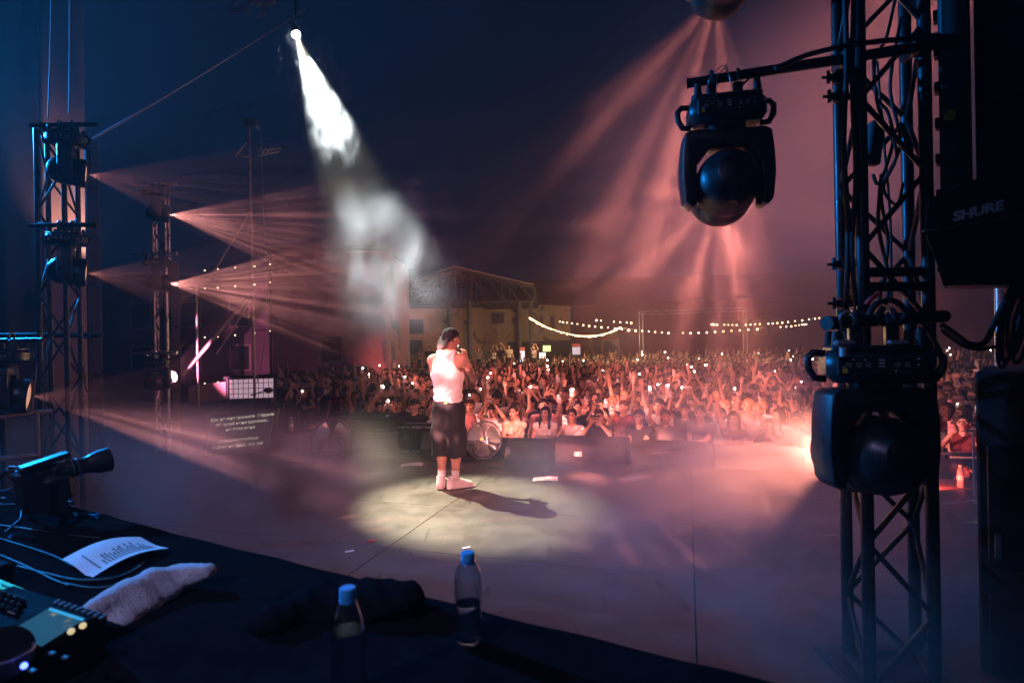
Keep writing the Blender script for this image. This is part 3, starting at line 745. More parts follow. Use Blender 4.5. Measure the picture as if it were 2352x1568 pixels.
for (row, uu, vv, w, px_) in near:
    i = cnt_in.get(row, 0); cnt_in[row] = i + 1
    pose = front_pose[i % len(front_pose)] if row == 1 else rr.choice(pos_l)
    fem = rr.random() < .55; hair = rr.choice(['long', 'long', 'long', 'bun']) if fem else rr.choice(['short', 'short', 'short', 'cap'])
    hn, hc = rr.choice(HAIRCOL); tn, tcol = rr.choice(TOPS); sc = rr.uniform(.95, 1.06) if not fem else rr.uniform(.90, 1.0)
    iscap = False
    if row == 1 and 1385 < px_ < 1450 and capman is None:
        pose, fem, hair, hc, tn, tcol, sc, iscap = 'lean', False, 'cap', (.02, .008, .01), 'white top', (.72, .68, .62), 1.04, True
    face_to = (Vector((rr.uniform(-1.2, .6), 6.4, 0)) - w); rz = math.atan2(face_to.y, face_to.x) + math.pi / 2 + rr.uniform(-.22, .22)
    if row == 1: rz = rz * .5 + .5 * SA
    hd = {'long': 'long ' + hn.replace('-haired', '') + ' hair', 'bun': 'tied-up hair', 'short': 'short ' + hn.replace('-haired', '') + ' hair', 'cap': 'a cap'}[hair]
    where = '%s from left, %s' % (ordw(i), 'at the barrier' if row == 1 else 'crowd row ' + CARD[row])
    label = 'person with %s, %s, %s' % (hd, tn, where)
    if iscap: label = 'person in lettered dark cap and white shirt leaning folded arms on the barrier'
    pr_ = person(w, rz, pose, fem, hair, hc, tcol, sc, label)
    if iscap: capman = (pr_, sc)
    if POSES[pose][2]:
        fl = rr.random() < (.12 if row < 4 else .2)
        phone(pr_, pose, fl, 'phone%s held by the person %s' % (' with its torch lit' if fl else '', where), rz, sc, w, rr.choice([(.03, .03, .035), (.5, .45, .45), (.7, .68, .65), (.55, .3, .3), (.02, .02, .03)]))
# late-comers on the terrace in front of the hall
for k, (px_, pose, fem, hair, tcol, txt) in enumerate([(965, 'down', True, 'long', (.5, .42, .4), 'person in pale dress'), (985, 'down', False, 'short', (.02, .02, .03), 'broad person in black'), (1003, 'down', False, 'short', (.03, .03, .03), 'taller person in dark shirt'),
      (1098, 'two_high', False, 'short', (.45, .4, .38), 'person in grey shirt filming'), (1133, 'two_high', True, 'long', (.6, .5, .45), 'slim person in white top filming'), (1150, 'heart', False, 'short', (.03, .03, .05), 'person in black with raised arms'), (1168, 'down', False, 'short', (.5, .4, .38), 'stocky person in pale shirt'), (1226, 'two_high', False, 'short', (.4, .3, .3), 'person filming beside the lit fridge')]):
    w = P(px_, 800, 33.6); w.z = GZ + .84
    person(w, rr.uniform(-.3, .3), pose, fem, hair, (.02, .012, .01), tcol, rr.uniform(.96, 1.05), '%s standing on the terrace before the hall, %s from left' % (txt, ordw(k)), 'latecomers standing on the terrace')
# the far crowd reads as one mass
lows = []
for pn in ('two_face', 'one_high', 'down', 'two_face', 'up_one', 'down', 'down', 'down'):
    s = SDF((-.6, -.6, .85), (.6, .3, 2.2), .04)
    s.cone((0, 0, .8), (0, 0, 1.3), .15, .15, .03, 1, (1.1, .8, 1)); s.cone((-.13, 0, 1.36), (.13, 0, 1.36), .075, .075, .06, 1)
    s.ell((0, -.03, 1.58), (.075, .09, .11), .02, 0); s.ell((0, .015, 1.645), (.095, .108, .085), .0, 2); s.ell((0, .04, 1.58), (.095, .085, .11), .0, 2); s.cone((0, .05, 1.55), (0, .07, 1.35), .075, .055, .02, 2)
    for x in (-1, 1):
        wr, pole = POSES[pn][0][x][:2]; sh = Vector((x * .17, 0, 1.37)); el, wr = ik(sh, wr, .275, .245, pole)
        s.cone(sh, el, .05, .045, .02, 1); s.cone(el, wr, .043, .042, .01, 0); s.cone(wr, wr + Vector((0, 0, .12 if wr.z > 1.3 else -.1)), .045, .04, .01, 0)
    lows.append(skin_of(s))
fv, ff, fm_ = [], [], []; nb = 0
fl_mb = MB()
for (row, uu, vv, w, px_) in far:
    lo_ = rr.choice(lows); a = rr.uniform(-.4, .4) + math.atan2(-w.x, w.y) * -1; sc = rr.uniform(.92, 1.06)
    R = np.array(rotm(0, 0, a).to_3x3()) * sc
    fv.append(lo_.v @ R.T + np.array(w)); ff.append(lo_.f + nb); nb += len(lo_.v)
    c = rr.choice([3, 3, 4, 5, 3, 4]); fm_.append(np.choose(lo_.m, [0, c, 6]))
    if rr.random() < .035: fl_mb.ball(w + Vector((rr.uniform(-.2, .2), -.3, rr.uniform(1.6, 2.0))), rr.uniform(.02, .034), 6)
sk = Skin(np.vstack(fv), np.vstack(ff), np.concatenate(fm_))
farc = link('far_crowd', sk.mesh('far_crowd', [skin_m, skin_m, skin_m, mat('far_black_cloth', (.015, .015, .018), .9), mat('far_grey_cloth', (.12, .11, .11), .9), mat('far_white_cloth', (.5, .47, .45), .9), mat('far_hair', (.02, .013, .01), .7)]))
props(farc, 'dense mass of people filling the yard behind the nearer rows', 'crowd', kind='stuff')
flo = fl_mb.build('phone_light', flash_m, farc); props(flo, kind='stuff')
# ================================================================== the performer (seen from behind, mic at the mouth)
def sn(a): return np.sin(a)
perf_base = G(1033, 1119)
PR = math.radians(166)
HP = Matrix.Translation((-.035, -.035, 1.735)) @ rotm(.08, .0, -.50)
def torso(s, e, mi):
    s.cone((-.055, .0, 1.0), (.055, .0, 1.0), .105 + e, .105 + e, .03, mi, (1, .82, 1))
    s.cone((-.055, .005, 1.13), (.055, .005, 1.13), .098 + e, .098 + e, .08, mi, (1, .82, 1))
    s.cone((-.085, .005, 1.32), (.085, .005, 1.32), .112 + e, .112 + e, .10, mi, (1, .85, 1))
    s.cone((-.125, .02, 1.455), (.125, .02, 1.455), .078 + e, .078 + e, .07, mi, (1, .95, 1))
    for x in (-1, 1):
        s.cone((x * .14, .025, 1.515), (x * .035, .015, 1.60), .042 + e, .05 + e, .04, mi)
        s.ell((x * .075, .065, 1.42), (.075, .05, .09), .05, mi)
ARMP = {-1: (Vector((-.19, .01, 1.495)), Vector((-.27, -.10, 1.255)), Vector((-.165, -.17, 1.505))), 1: (Vector((.185, -.005, 1.49)), Vector((.235, -.21, 1.30)), Vector((.0, -.235, 1.475)))}
s = SDF((-.42, -.42, .02), (.42, .26, 1.72), .0095)
torso(s, 0, 0)
s.cone((0, .015, 1.55), (-.025, -.01, 1.68), .062, .058, .04)
for x in (-1, 1):
    sh, el, wr = ARMP[x]
    s.ell(sh, (.066, .068, .07), .05); s.cone(sh, sh.lerp(el, .55), .058, .054, .03); s.cone(sh.lerp(el, .5), el, .052, .041, .02); s.ell(sh.lerp(el, .42) + Vector((0, -.012, 0)), (.05, .052, .085), .03)
    s.cone(el, el.lerp(wr, .35), .043, .045, .02); s.cone(el.lerp(wr, .3), wr, .044, .028, .02)
    k_ = Vector((x * .088, -.015, .52)); a_ = Vector((x * .085, .035, .10))
    s.cone((x * .085, 0, .93), k_, .088, .062, .03); s.cone(k_, k_.lerp(a_, .4) + Vector((0, .012, 0)), .056, .060, .02); s.cone(k_.lerp(a_, .38) + Vector((0, .012, 0)), a_, .059, .036, .02)
bd = skin_of(s) + HEAD.moved(HP @ Matrix.Diagonal((1.04, 1.04, 1.04, 1)))
MICP = HP @ Vector((0, -.125, -.062)); MICB = Vector((-.075, -.235, 1.52))
mdir = (MICP - MICB).normalized()
bd = bd + hand_at(HAND_GRIP, ARMP[-1][2], (.25, -.35, .9), (.85, -.5, .1), True) + hand_at(HAND_GRIP, ARMP[1][2], (-.8, -.15, .6), (.3, -.9, .2), False)
tskin = mat('performer_skin', (0.50, 0.27, 0.20), .5, var=.1, scale=20, spec=.4); nt, b_ = nodes_of(tskin)
# tattoos on the right arm
tc = nt.nodes.new('ShaderNodeTexCoord'); sx = nt.nodes.new('ShaderNodeSeparateXYZ'); nt.links.new(tc.outputs['Object'], sx.inputs[0])
vo = nt.nodes.new('ShaderNodeTexVoronoi'); vo.feature = 'DISTANCE_TO_EDGE'; vo.inputs['Scale'].default_value = 15; nt.links.new(tc.outputs['Object'], vo.inputs['Vector'])
no = nt.nodes.new('ShaderNodeTexNoise'); no.inputs['Scale'].default_value = 9; nt.links.new(tc.outputs['Object'], no.inputs['Vector'])
def mth(op, a, b=None, v=None):
    n_ = nt.nodes.new('ShaderNodeMath'); n_.operation = op; nt.links.new(a, n_.inputs[0])
    if b is not None: nt.links.new(b, n_.inputs[1])
    if v is not None: n_.inputs[1].default_value = v
    return n_.outputs[0]
arm_mask = mth('LESS_THAN', sx.outputs[0], v=-.17); lines = mth('LESS_THAN', vo.outputs['Distance'], v=.05); patch = mth('GREATER_THAN', no.outputs['Fac'], v=.50)
low_ = mth('LESS_THAN', sx.outputs[2], v=1.40); dense_ = mth('MULTIPLY', low_, mth('GREATER_THAN', no.outputs['Fac'], v=.44))
tat = mth('MULTIPLY', arm_mask, mth('MAXIMUM', mth('MULTIPLY', lines, patch), dense_)); tat = mth('MULTIPLY', tat, v=.72)
mx = nt.nodes.new('ShaderNodeMix'); mx.data_type = 'RGBA'; nt.links.new(tat, mx.inputs[0])
src = b_.inputs['Base Color'].links[0].from_socket; nt.links.new(src, mx.inputs[6]); mx.inputs[7].default_value = (.06, .045, .05, 1); nt.links.new(mx.outputs[2], b_.inputs['Base Color'])
perf = thing('person', 'person in white tank top, black shorts and backward cap singing in the spotlight', 'person', perf_base, (0, 0, PR))
link('body', bd.mesh('body', [tskin, tskin, tskin, face_d, lips_m]), perf)
# tank top
s = SDF((-.27, -.22, .94), (.27, .24, 1.70), .0075); torso(s, .011, 0)
s.cone((-.03, .015, 1.55), (.03, .015, 1.58), .075, .07, .02)
s.warp(lambda X, Y, Z: .0045 * sn(75 * Z + 16 * X + 3 * sn(22 * X)) * np.exp(-((Z - 1.09) / .09) ** 2) + .003 * sn(38 * X + 26 * Z) * np.exp(-((Z - 1.25) / .14) ** 2))
s.cut(lambda X, Y, Z: (1.0 + .018 * sn(14 * X + 1) + .02 * (X < -.0) * 0) - Z)
s.cut(lambda X, Y, Z: np.where(Z > 1.32, (np.abs(X) - (.112 + .095 * ((1.535 - Z) / .2) ** 2)) * .7, -1))
s.cut(lambda X, Y, Z: np.where(Y > -.01, Z - (1.585 + .35 * np.abs(X)), Z - (1.46 + 1.3 * np.abs(X))))
tankm = mat('white_ribbed_cotton', (.80, .77, .76), .9, bump=.15, bscale=160)
link('tank_top', skin_of(s).mesh('tank_top', [tankm]), perf)
# long shorts
s = SDF((-.30, -.22, .33), (.30, .22, 1.07), .0085)
s.cone((-.065, 0, .985), (.065, 0, .985), .116, .116, .02, 0, (1, .86, 1))
for x in (-1, 1): s.cone((x * .082, 0, .90), (x * .104, .0, .34), .122, .116, .032, 0, (1, 1.02, 1))
s.warp(lambda X, Y, Z: .006 * sn(30 * X + 9 * Z + 2 * sn(9 * Z)) * (Z < .95) + .005 * sn(13 * Z + 24 * Y + 8 * X))
s.cut(lambda X, Y, Z: (.372 + .012 * sn(20 * X)) - Z); s.cut(lambda X, Y, Z: Z - 1.025)
link('shorts', skin_of(s).mesh('shorts', [mat('black_jersey', (.011, .013, .018), .9, var=.2, scale=12, bump=.1, bscale=150)]), perf)
s = MB().box((-.01, .112, 1.0), (.04, .006, .012)); s.build('waist_tag', mat('green_tag', (.1, .5, .15), .7), perf)
white_sh = mat('white_shoe_leather', (.74, .70, .69), .55, var=.08, scale=25); sockm = mat('white_sock', (.75, .73, .72), .95)
for x, ang in ((-1, -.95), (1, .12)):
    s = SDF((-.09, -.09, .08), (.09, .09, .26), .007); s.cone((0, .0, .10), (0, -.003, .20), .042, .046, .01); s.warp(lambda X, Y, Z: .002 * sn(180 * Z)); s.cut(lambda X, Y, Z: Z - .215)
    o = link('sock', skin_of(s).mesh('sock', [sockm]), perf); o.location = (x * .085, .035, 0)
    s = SDF((-.09, -.26, -.01), (.09, .12, .17), .0065)
    s.cone((0, .055, .035), (0, -.17, .032), .045, .046, .02, 0, (1, 1, .85)); s.cone((0, .05, .05), (0, -.06, .075), .046, .038, .03); s.cone((0, .045, .08), (0, .035, .135), .05, .048, .02)
    s.cone((-.0, .06, .014), (0, -.19, .014), .05, .05, .004, 1, (1, 1, .3)); s.cone((0, -.06, .075), (0, -.15, .05), .036, .034, .02)
    s.cut(lambda X, Y, Z: Z - .148)
    o = link('shoe', skin_of(s).mesh('shoe', [white_sh, mat('shoe_sole', (.6, .57, .55), .6)]), perf); o.location = (x * .085, .035, 0); o.rotation_euler = (0, 0, ang)
# cap worn backwards
s = SDF((-.12, -.13, -.07), (.12, .25, .17), .0065)
s.ell((0, .012, .045), (.0885, .107, .093), 0); s.ell((0, .05, .0), (.082, .071, .075), .02)
s.warp(lambda X, Y, Z: .0015 * np.abs(sn(6 * np.arctan2(X, Y - .01))) * 2)
s.cut(lambda X, Y, Z: (.022 - .50 * (Y + .02)) - Z)
cap_s = skin_of(s)
link('cap', cap_s.moved(HP @ Matrix.Diagonal((1.04, 1.04, 1.04, 1))).mesh('cap', [mat('washed_black_cotton', (.010, .012, .018), .9, var=.35, scale=30, spec=.2)]), perf)
s = SDF((-.12, -.08, -.04), (.12, .13, .04), .005)
s.cone((-.022, 0, 0), (-.022, .022, 0), .034, .030, 0, 0, (1, 1, .12)); s.cone((.022, 0, 0), (.022, .022, 0), .034, .030, .02, 0, (1, 1, .12)); s.cone((0, 0, 0), (0, .026, 0), .042, .034, .02, 0, (1, 1, .13))
s.warp(lambda X, Y, Z: 0 * X)
link('cap_brim', skin_of(s).moved(Matrix.Translation((.012, .112, -.035)) @ rotm(-1.2)).moved(HP @ Matrix.Diagonal((1.04, 1.04, 1.04, 1))).mesh('cap_brim', [mat('faded_brim', (.035, .036, .038), .85)]), perf)
g = MB(); pts = [Vector((-.045 + .09 * i / 24, .1 + .013 * (1 - ((i - 12) / 12) ** 2), .012 + .006 * math.sin(i * 1.9) + .001 * i / 24)) for i in range(25)]
g.tube([HP @ (p * 1.04) for p in pts], .0022, 5); g.build('cap_stitching', white_pl, perf, 0)
g = MB(); hr = random.Random(4)
for i in range(70):
    sd = 1 if i < 66 else -1
    c = HP @ Vector((sd * (.083 + hr.uniform(-.008, .014)), hr.uniform(-.03, .075), hr.uniform(-.085, .03))); ax = Vector((sd * hr.uniform(.2, 1), hr.uniform(-.4, .4), hr.uniform(-1, .3))).normalized(); F_ = frame(ax); rad = hr.uniform(.006, .011); L = hr.uniform(.02, .045)
    g.tube([c + F_ @ Vector((rad * math.cos(t * 1.25), rad * math.sin(t * 1.25), L * t / 9)) for t in range(10)], .0022, 4)
g.build('hair', mat('brown_curls', (.05, .026, .014), .45), perf, 0)
mic = thing('microphone', 'handheld microphone at the singing person\'s mouth', 'microphone', perf_base, (0, 0, PR))
MB().cyl(MICB - mdir * .06, MICP - mdir * .05, .012, .017, 14).build('handle', blackp, mic, 40)
MB().ball(MICP - mdir * .028, .027, 14).build('grille', dull, mic, 40)

# ================================================================== gear on the stage
def sheet_paper(name, label, c, w, d, rz, cat='paper', lines=14, curl=.012, txt=True, z=0.006, tilt=None):
    t = thing(name, label, cat, c, (0, 0, rz))
    fn = lambda a, b: ((a - .5) * w, (b - .5) * d, z + curl * (math.sin(a * 2.6 + .3) * .6 + .5 * (b - .5) ** 2 * 3 + .3 * math.sin(5 * b + 3 * a)))
    MB().sheet(fn, 10, 12).build('sheet', paper, t, 0)
    if txt:
        g = MB()
        for i in range(lines):
            y = .42 - .80 * i / lines; x0 = -.38; 
            for k in range(hr.randint(2, 5)):
                L = hr.uniform(.05, .13)
                if x0 + L > .4: break
                q = [fn(.5 + x0, .5 + y), fn(.5 + x0 + L, .5 + y), fn(.5 + x0 + L, .5 + y + .022), fn(.5 + x0, .5 + y + .022)]
                g.quad(*[(p[0], p[1], p[2] + .0012) for p in q]); x0 += L + .03
        g.build('printed_lines', ink, t)
    return t
sheet_paper('set_list', 'white sheet of paper on the stage left of the singer', G(946, 1069), .30, .21, .1, lines=9)
sheet_paper('set_list', 'white sheet of paper on the stage right of the spotlight pool', G(1253, 1102), .30, .21, -.1, lines=9)
for px_, py_, m_, lb in ((852, 1242, red_tape, 'short strip of red tape stuck on the stage'), (803, 1266, paper, 'pale scrap of tape stuck on the stage'), (1071, 1258, paper, 'tiny pale paper scrap beyond the water bottle')):
    props(MB().box((0, 0, .0035), (.07, .03, .003), Matrix.Translation(G(px_, py_)) @ rotm(0, 0, .5)).build('tape_strip', m_), lb, 'tape')

meshg = mat('perforated_grille', (.02, .02, .022), .5, .3); nt, b_ = nodes_of(meshg)
tc = nt.nodes.new('ShaderNodeTexCoord'); vo = nt.nodes.new('ShaderNodeTexVoronoi'); vo.inputs['Scale'].default_value = 55; vo.inputs['Randomness'].default_value = 0; nt.links.new(tc.outputs['Object'], vo.inputs['Vector'])
mr = nt.nodes.new('ShaderNodeMapRange'); mr.inputs[1].default_value = .25; mr.inputs[2].default_value = .35; mr.inputs[3].default_value = .003; mr.inputs[4].default_value = .05
nt.links.new(vo.outputs['Distance'], mr.inputs[0]); nt.links.new(mr.outputs[0], b_.inputs['Base Color'])
def wedge(label, c, rz, w=.62, s=1.0):
    t = thing('monitor_wedge', label, 'loudspeaker', c, (0, 0, rz), 'floor monitors along the stage edge'); t.scale = (s, s, s)
    M = rotm(0, 0, math.pi / 2)
    prof = [(-.24, 0), (.24, 0), (.24, .12), (.04, .36), (-.14, .36), (-.24, .28)]   # x = towards viewer
    MB().prism([(-a, b) for a, b in prof], w, M).build('cabinet', blackw, t, bev=.008)
    n_ = Vector((0, -.24, -.20)).normalized()
    g = MB(); a, b = Vector((0, -.236, .135)), Vector((0, -.052, .345)); nrm = Vector((0, -(b - a).z, -(b - a).y * -1)).normalized(); nrm = Vector((0, -.75, .66)); up = (b - a)
    g.add([a + Vector((sx_ * (w / 2 - .03), 0, 0)) + up * f + nrm * .008 for f in (0, 1) for sx_ in (-1, 1)] + [a + Vector((sx_ * (w / 2 - .03), 0, 0)) + up * f - nrm * .004 for f in (0, 1) for sx_ in (-1, 1)], [(0, 1, 3, 2), (4, 6, 7, 5), (0, 4, 5, 1), (2, 3, 7, 6), (0, 2, 6, 4), (1, 5, 7, 3)])
    g.build('grille', meshg, t)
    for sx_ in (-1, 1): MB().box((sx_ * (w / 2 + .002), .02, .2), (.012, .14, .05), b=.004).build('handle', blackp, t)
    return t
wedge('floor monitor wedge beside the left cage fan', G(868, 1043), .12, .68)
wedge('floor monitor wedge half hidden behind the singer\'s shorts', G(1010, 1046), -.15, .5)
wedge('floor monitor wedge right of the right cage fan', G(1218, 1072), -.22, .62)

steelw = mat('fan_guard_wire', (.32, .32, .33), .3, .9); bladem = mat('fan_blade', (.55, .55, .56), .28, .85)
def fan(label, c, rz, tilt):
    t = thing('cage_fan', label, 'fan', c, (0, 0, rz), 'cage fans at the stage edge')
    Rr = .265; cz = .30; TM = Matrix.Translation((0, 0, cz)) @ rotm(math.pi / 2 - tilt)     # local +z of the fan points to viewer (-y)
    g = MB()
    for zz, sgn in ((.07, 1), (-.07, -1)):
        for i in range(1, 17):
            r = Rr * i / 16; z_ = zz * (1 - .35 * (i / 16) ** 2) if i < 16 else zz * .5
            g.tube([(r * math.cos(a), r * math.sin(a), z_) for a in [2 * math.pi * k / 36 for k in range(36)]], .0016, 4, 0, TM, True)
        for k in range(8):
            a = 2 * math.pi * k / 8 + .2
            g.tube([(r * math.cos(a), r * math.sin(a), zz * (1 - .35 * (r / Rr) ** 2)) for r in (.03, .1, .18, .25, Rr)], .0026, 4, 0, TM)
    g.build('guard', steelw, t, 0)
    g = MB(); g.tube([(Rr * 1.01 * math.cos(a), Rr * 1.01 * math.sin(a), 0) for a in [2 * math.pi * k / 40 for k in range(40)]], .011, 8, 0, TM, True); g.build('rim', dull, t, 0)
    for k in range(3):
        a0 = 2 * math.pi * k / 3 + .5
        fn = lambda u, v: TM @ Vector(((.05 + .185 * v) * math.cos(a0 + (u - .5) * (1.45 - .2 * v)), (.05 + .185 * v) * math.sin(a0 + (u - .5) * (1.45 - .2 * v)), (u - .5) * .075))
        b = MB(); b.sheet(fn, 8, 6); b.build('blade', bladem, t, 0)
    MB().cyl((0, 0, -.09), (0, 0, .04), .045, .04, 16, M=TM).build('motor', blackp, t, 40)
    hb_ = MB().cyl((0, 0, .07), (0, 0, .082), .034, .03, 16, M=TM).build('hub_cap', blackp, t, 40)
    MB().cyl((0, 0, .0825), (0, 0, .085), .02, .02, 14, M=TM).build('badge', yellow, hb_)
    g = MB(); g.tube([(-.29, 0, cz), (-.30, .0, .12), (-.29, -.10, .014), (.29, -.10, .014), (.30, 0, .12), (.29, 0, cz)], .012, 8); g.tube([(-.29, -.02, .1), (-.29, .2, .014), (.29, .2, .014), (.29, -.02, .1)], .012, 8); g.build('stand', black, t, 0)
    for x in (-1, 1): MB().cyl((x * .27, 0, cz), (x * .32, 0, cz), .022, .022, 10).build('tilt_knob', blackp, t, 40)
    return t
fan('round cage fan on a black stand, left of the singer', G(763, 1046), .25, .2)
fan('round cage fan on a black stand, right of the singer\'s legs', G(1112, 1058), -.3, .32)

def cabinet(name, label, u, v, w, d, z0, z1, grp, panels=1, front_m=None):
    c = ST(u, v, z0); t = thing(name, label, 'loudspeaker', c, (0, 0, SA), grp)
    h = z1 - z0
    MB().box((0, 0, h / 2), (w, d, h), b=.012).build('cabinet', blackw, t)
    MB().box((0, -d / 2 - .012, h / 2), (w - .06, .02, h - .08), b=.004).build('grille', front_m or meshg, t)
    for x in (-1, 1): MB().box((x * (w / 2 - .0), -.0, h * .7), (.03, .16, .06), b=.01).build('handle', blackp, t)
    for x in (-1, 1):
        for k in (0, 1): MB().box((x * (w / 2 - .02), -d / 2 - .004, .02 + k * (h - .04)), (.05, .02, .05), b=.006).build('corner', black, t)
    return t
cabs = []
u0 = PX
for k, (ua, lb) in enumerate(((1.05, 'black subwoofer with a small white numbered label'), (2.17, 'black subwoofer in the pit, right of the labelled one'), (3.29, 'black subwoofer at the right end of the pit row, lost in fog'))):
    cabs.append(cabinet('subwoofer', lb, ua, .42, 1.08, .7, GZ, .24 - .03 * k, 'subwoofers standing in the pit'))
def label_plate(par, txt, c, w, h, size):
    pl_ = MB().box(c, (w, .004, h)).build('label', paper, par)
    cu = bpy.data.curves.new('label_text', 'FONT'); cu.body = txt; cu.size = size; cu.align_x = 'CENTER'; cu.align_y = 'CENTER'; cu.extrude = .0006
    return text_mesh('label_text', cu, ink, pl_, Matrix.Translation((c[0], c[1] - .0035, c[2])) @ rotm(math.pi / 2))
def text_mesh(name, cu, m_, par, M):
    to = bpy.data.objects.new('text_tmp', cu); COL.objects.link(to); bpy.context.view_layer.update()
    me = bpy.data.meshes.new_from_object(to.evaluated_get(bpy.context.evaluated_depsgraph_get()))
    bpy.data.objects.remove(to); me.name = name; me.materials.clear(); me.materials.append(m_)
    me.transform(M); return link(name, me, par)
label_plate(cabs[0], '9  18', (-.12, -.378, 1.2), .11, .065, .05)
cabinet('subwoofer', 'tall black loudspeaker stack in the left pit behind the lyrics screen', -2.85, .9, 1.1, .8, GZ, .46, 'subwoofers standing in the pit')
cabinet('subwoofer', 'black loudspeaker box in the pit behind the left fan', -1.75, .75, .8, .7, GZ, .26, 'subwoofers standing in the pit')
rc = thing('road_case', 'flat black road case with metal edges behind the singer', 'case', G(962, 1037), (0, 0, -.12))
MB().box((0, .15, .20), (.62, .4, .38), b=.008).build('box', blackw, rc)
for z_ in (.015, .39):
    for y_ in (-.055, .355): MB().box((0, y_, z_), (.64, .03, .03), b=.003).build('edge_trim', alu, rc)
for x in (-.18, .18): MB().box((x, -.062, .24), (.09, .02, .08), b=.006).build('latch', dull, rc)
# low riser with bits left of the lyrics screen's right edge
rs = thing('road_case', 'low wooden-topped case beside the left fan with a small white label', 'case', ST(-3.75, -.25, 0), (0, 0, SA))
MB().box((0, 0, .17), (.95, .55, .34), b=.01).build('box', mat('brown_ply', (.10, .05, .04), .6, var=.3, scale=6), rs); MB().box((-.25, -.28, .22), (.09, .006, .06)).build('label', paper, rs)
for x in (-.35, .35): MB().box((x, -.28, .1), (.1, .02, .05), b=.006).build('latch', dull, rs)
def bottle_simple(label, c, sc=1.0, cap=(.8, .8, .8)):
    t = thing('water_bottle', label, 'bottle', c); t.scale = (sc,) * 3
    MB().lathe([(.028, 0), (.031, .006), (.031, .06), (.029, .09), (.031, .12), (.030, .15), (.018, .185), (.013, .195), (.013, .205)], 14).build('bottle', mat('clear_pet_far', (.75, .75, .75), .15, trans=.6), t, 40)
    MB().cyl((0, 0, .203), (0, 0, .222), .0145, .0145, 12).build('cap', mat('bottle_cap_%.2f' % cap[0], cap, .4), t, 40); MB().cyl((0, 0, .07), (0, 0, .12), .0315, .0315, 14, caps=False).build('label_band', paper, t, 40)
bottle_simple('small water bottle on the wooden-topped case', ST(-3.6, -.28, .34))
# crew member standing in the pit at left
def crew(label, base, rz, hairc, topc, sc, pose='down', hair='short'):
    return person(base, rz, pose, False, hair, hairc, topc, sc, label, 'crew working by the stage')
cp_ = P(722, 952, 9.8); cp_.z = GZ
crew('crew member standing in the pit, only the head showing above the cases', Vector((cp_.x, cp_.y, GZ)), -.4, (.02, .012, .01), (.02, .02, .02), .88)

# barrier in front of the audience, one section after another
tubem = mat('barrier_steel', (.10, .10, .105), .45, .7, var=.3, scale=8)
bprot = None
for k in range(9):
    u = -1.55 + 1.06 * k
    nm = 'steel crowd barrier section, %s from left' % ordw(k)
    if bprot is None:
        t = thing('crowd_barrier', nm, 'barrier', ST(u, 1.17, GZ), (0, 0, SA), 'crowd barrier sections at the pit')
        H = 1.18
        MB().tube([(-.51, 0, H), (.51, 0, H)], .026, 10).build('top_rail', tubem, t, 0)
        for x in (-.5, .5): MB().cyl((x, 0, 0), (x, 0, H), .024, .024, 10).build('post', tubem, t, 40)
        MB().box((0, .01, .60), (.96, .008, 1.05), b=.002).build('panel', mat('barrier_sheet', (.03, .03, .033), .5, .5), t)
        MB().box((0, -.35, .02), (1.0, .8, .03)).build('tread_plate', tubem, t)
        for x in (-.45, .45): MB().cyl((x, 0, H - .1), (x, -.7, .03), .018, .018, 8).build('brace', tubem, t, 40)
        bprot = t
    else:
        t = copy_tree(bprot); t.location = ST(u, 1.17, GZ); t['label'] = nm

# lettering on the cap of the person at the barrier
if capman:
    cu = bpy.data.curves.new('cap_letters', 'FONT'); cu.body = 'MAMA'; cu.size = .052; cu.align_x = 'CENTER'; cu.extrude = .001
    _, HMc = BODIES[('lean', False)]
    text_mesh('cap_lettering', cu, white_pl, capman[0], HMc @ Matrix.Translation((0, -.0995, .068)) @ rotm(math.pi / 2 - .45))

# cables trailing on the deck by the monitors
for k, (pts, lb) in enumerate((([(905, 1050), (935, 1056), (965, 1052), (1000, 1062)], 'black cable on the deck before the flat road case'), ([(1290, 1078), (1240, 1086), (1180, 1083), (1120, 1074)], 'black cable on the deck before the right monitor wedge'), ([(640, 1060), (700, 1066), (730, 1058)], 'black cable on the deck left of the left fan'))):
    q = [G(*p) + Vector((0, 0, .012)) for p in pts]; q2 = [q[0].lerp(q[1], t / 5) for t in range(5)] + [q[1].lerp(q[2], t / 5) for t in range(5)] + [q[2]] + ([q[2].lerp(q[3], t / 5) for t in range(1, 6)] if len(q) > 3 else [])
    props(MB().tube(q2, .010, 6).build('cable', blackr, None, 0), lb, 'cable', 'cables on the deck')
# ================================================================== truss towers and moving heads
def truss(t, corners, z0, z1, rc, rb, bay, mc, mb_):
    """four chords with zigzag bracing, in world metres"""
    o = Vector(t.location)
    cs = [Vector((x, y, 0)) for x, y in corners]
    for c in cs: MB().cyl(c + Vector((0, 0, z0)) - o, c + Vector((0, 0, z1)) - o, rc, rc, 12).build('chord', mc, t, 40)
    n = max(2, int((z1 - z0) / bay))
    for k in range(4):
        a, b = cs[k], cs[(k + 1) % 4]
        for i in range(n):
            za = z0 + (z1 - z0) * i / n; zb_ = z0 + (z1 - z0) * (i + 1) / n
            p, q = (a, b) if (i + k) % 2 == 0 else (b, a)
            MB().cyl(p + Vector((0, 0, za)) - o, q + Vector((0, 0, zb_)) - o, rb, rb, 8).build('brace', mb_, t, 40)
    for zz in (z0 + .02, z1 - .02):
        g = MB()
        for k in range(4): g.cyl(cs[k] + Vector((0, 0, zz)) - o, cs[(k + 1) % 4] + Vector((0, 0, zz)) - o, rc * .8, rc * .8, 8)
        g.build('end_frame', mb_, t, 40)
MH = {}
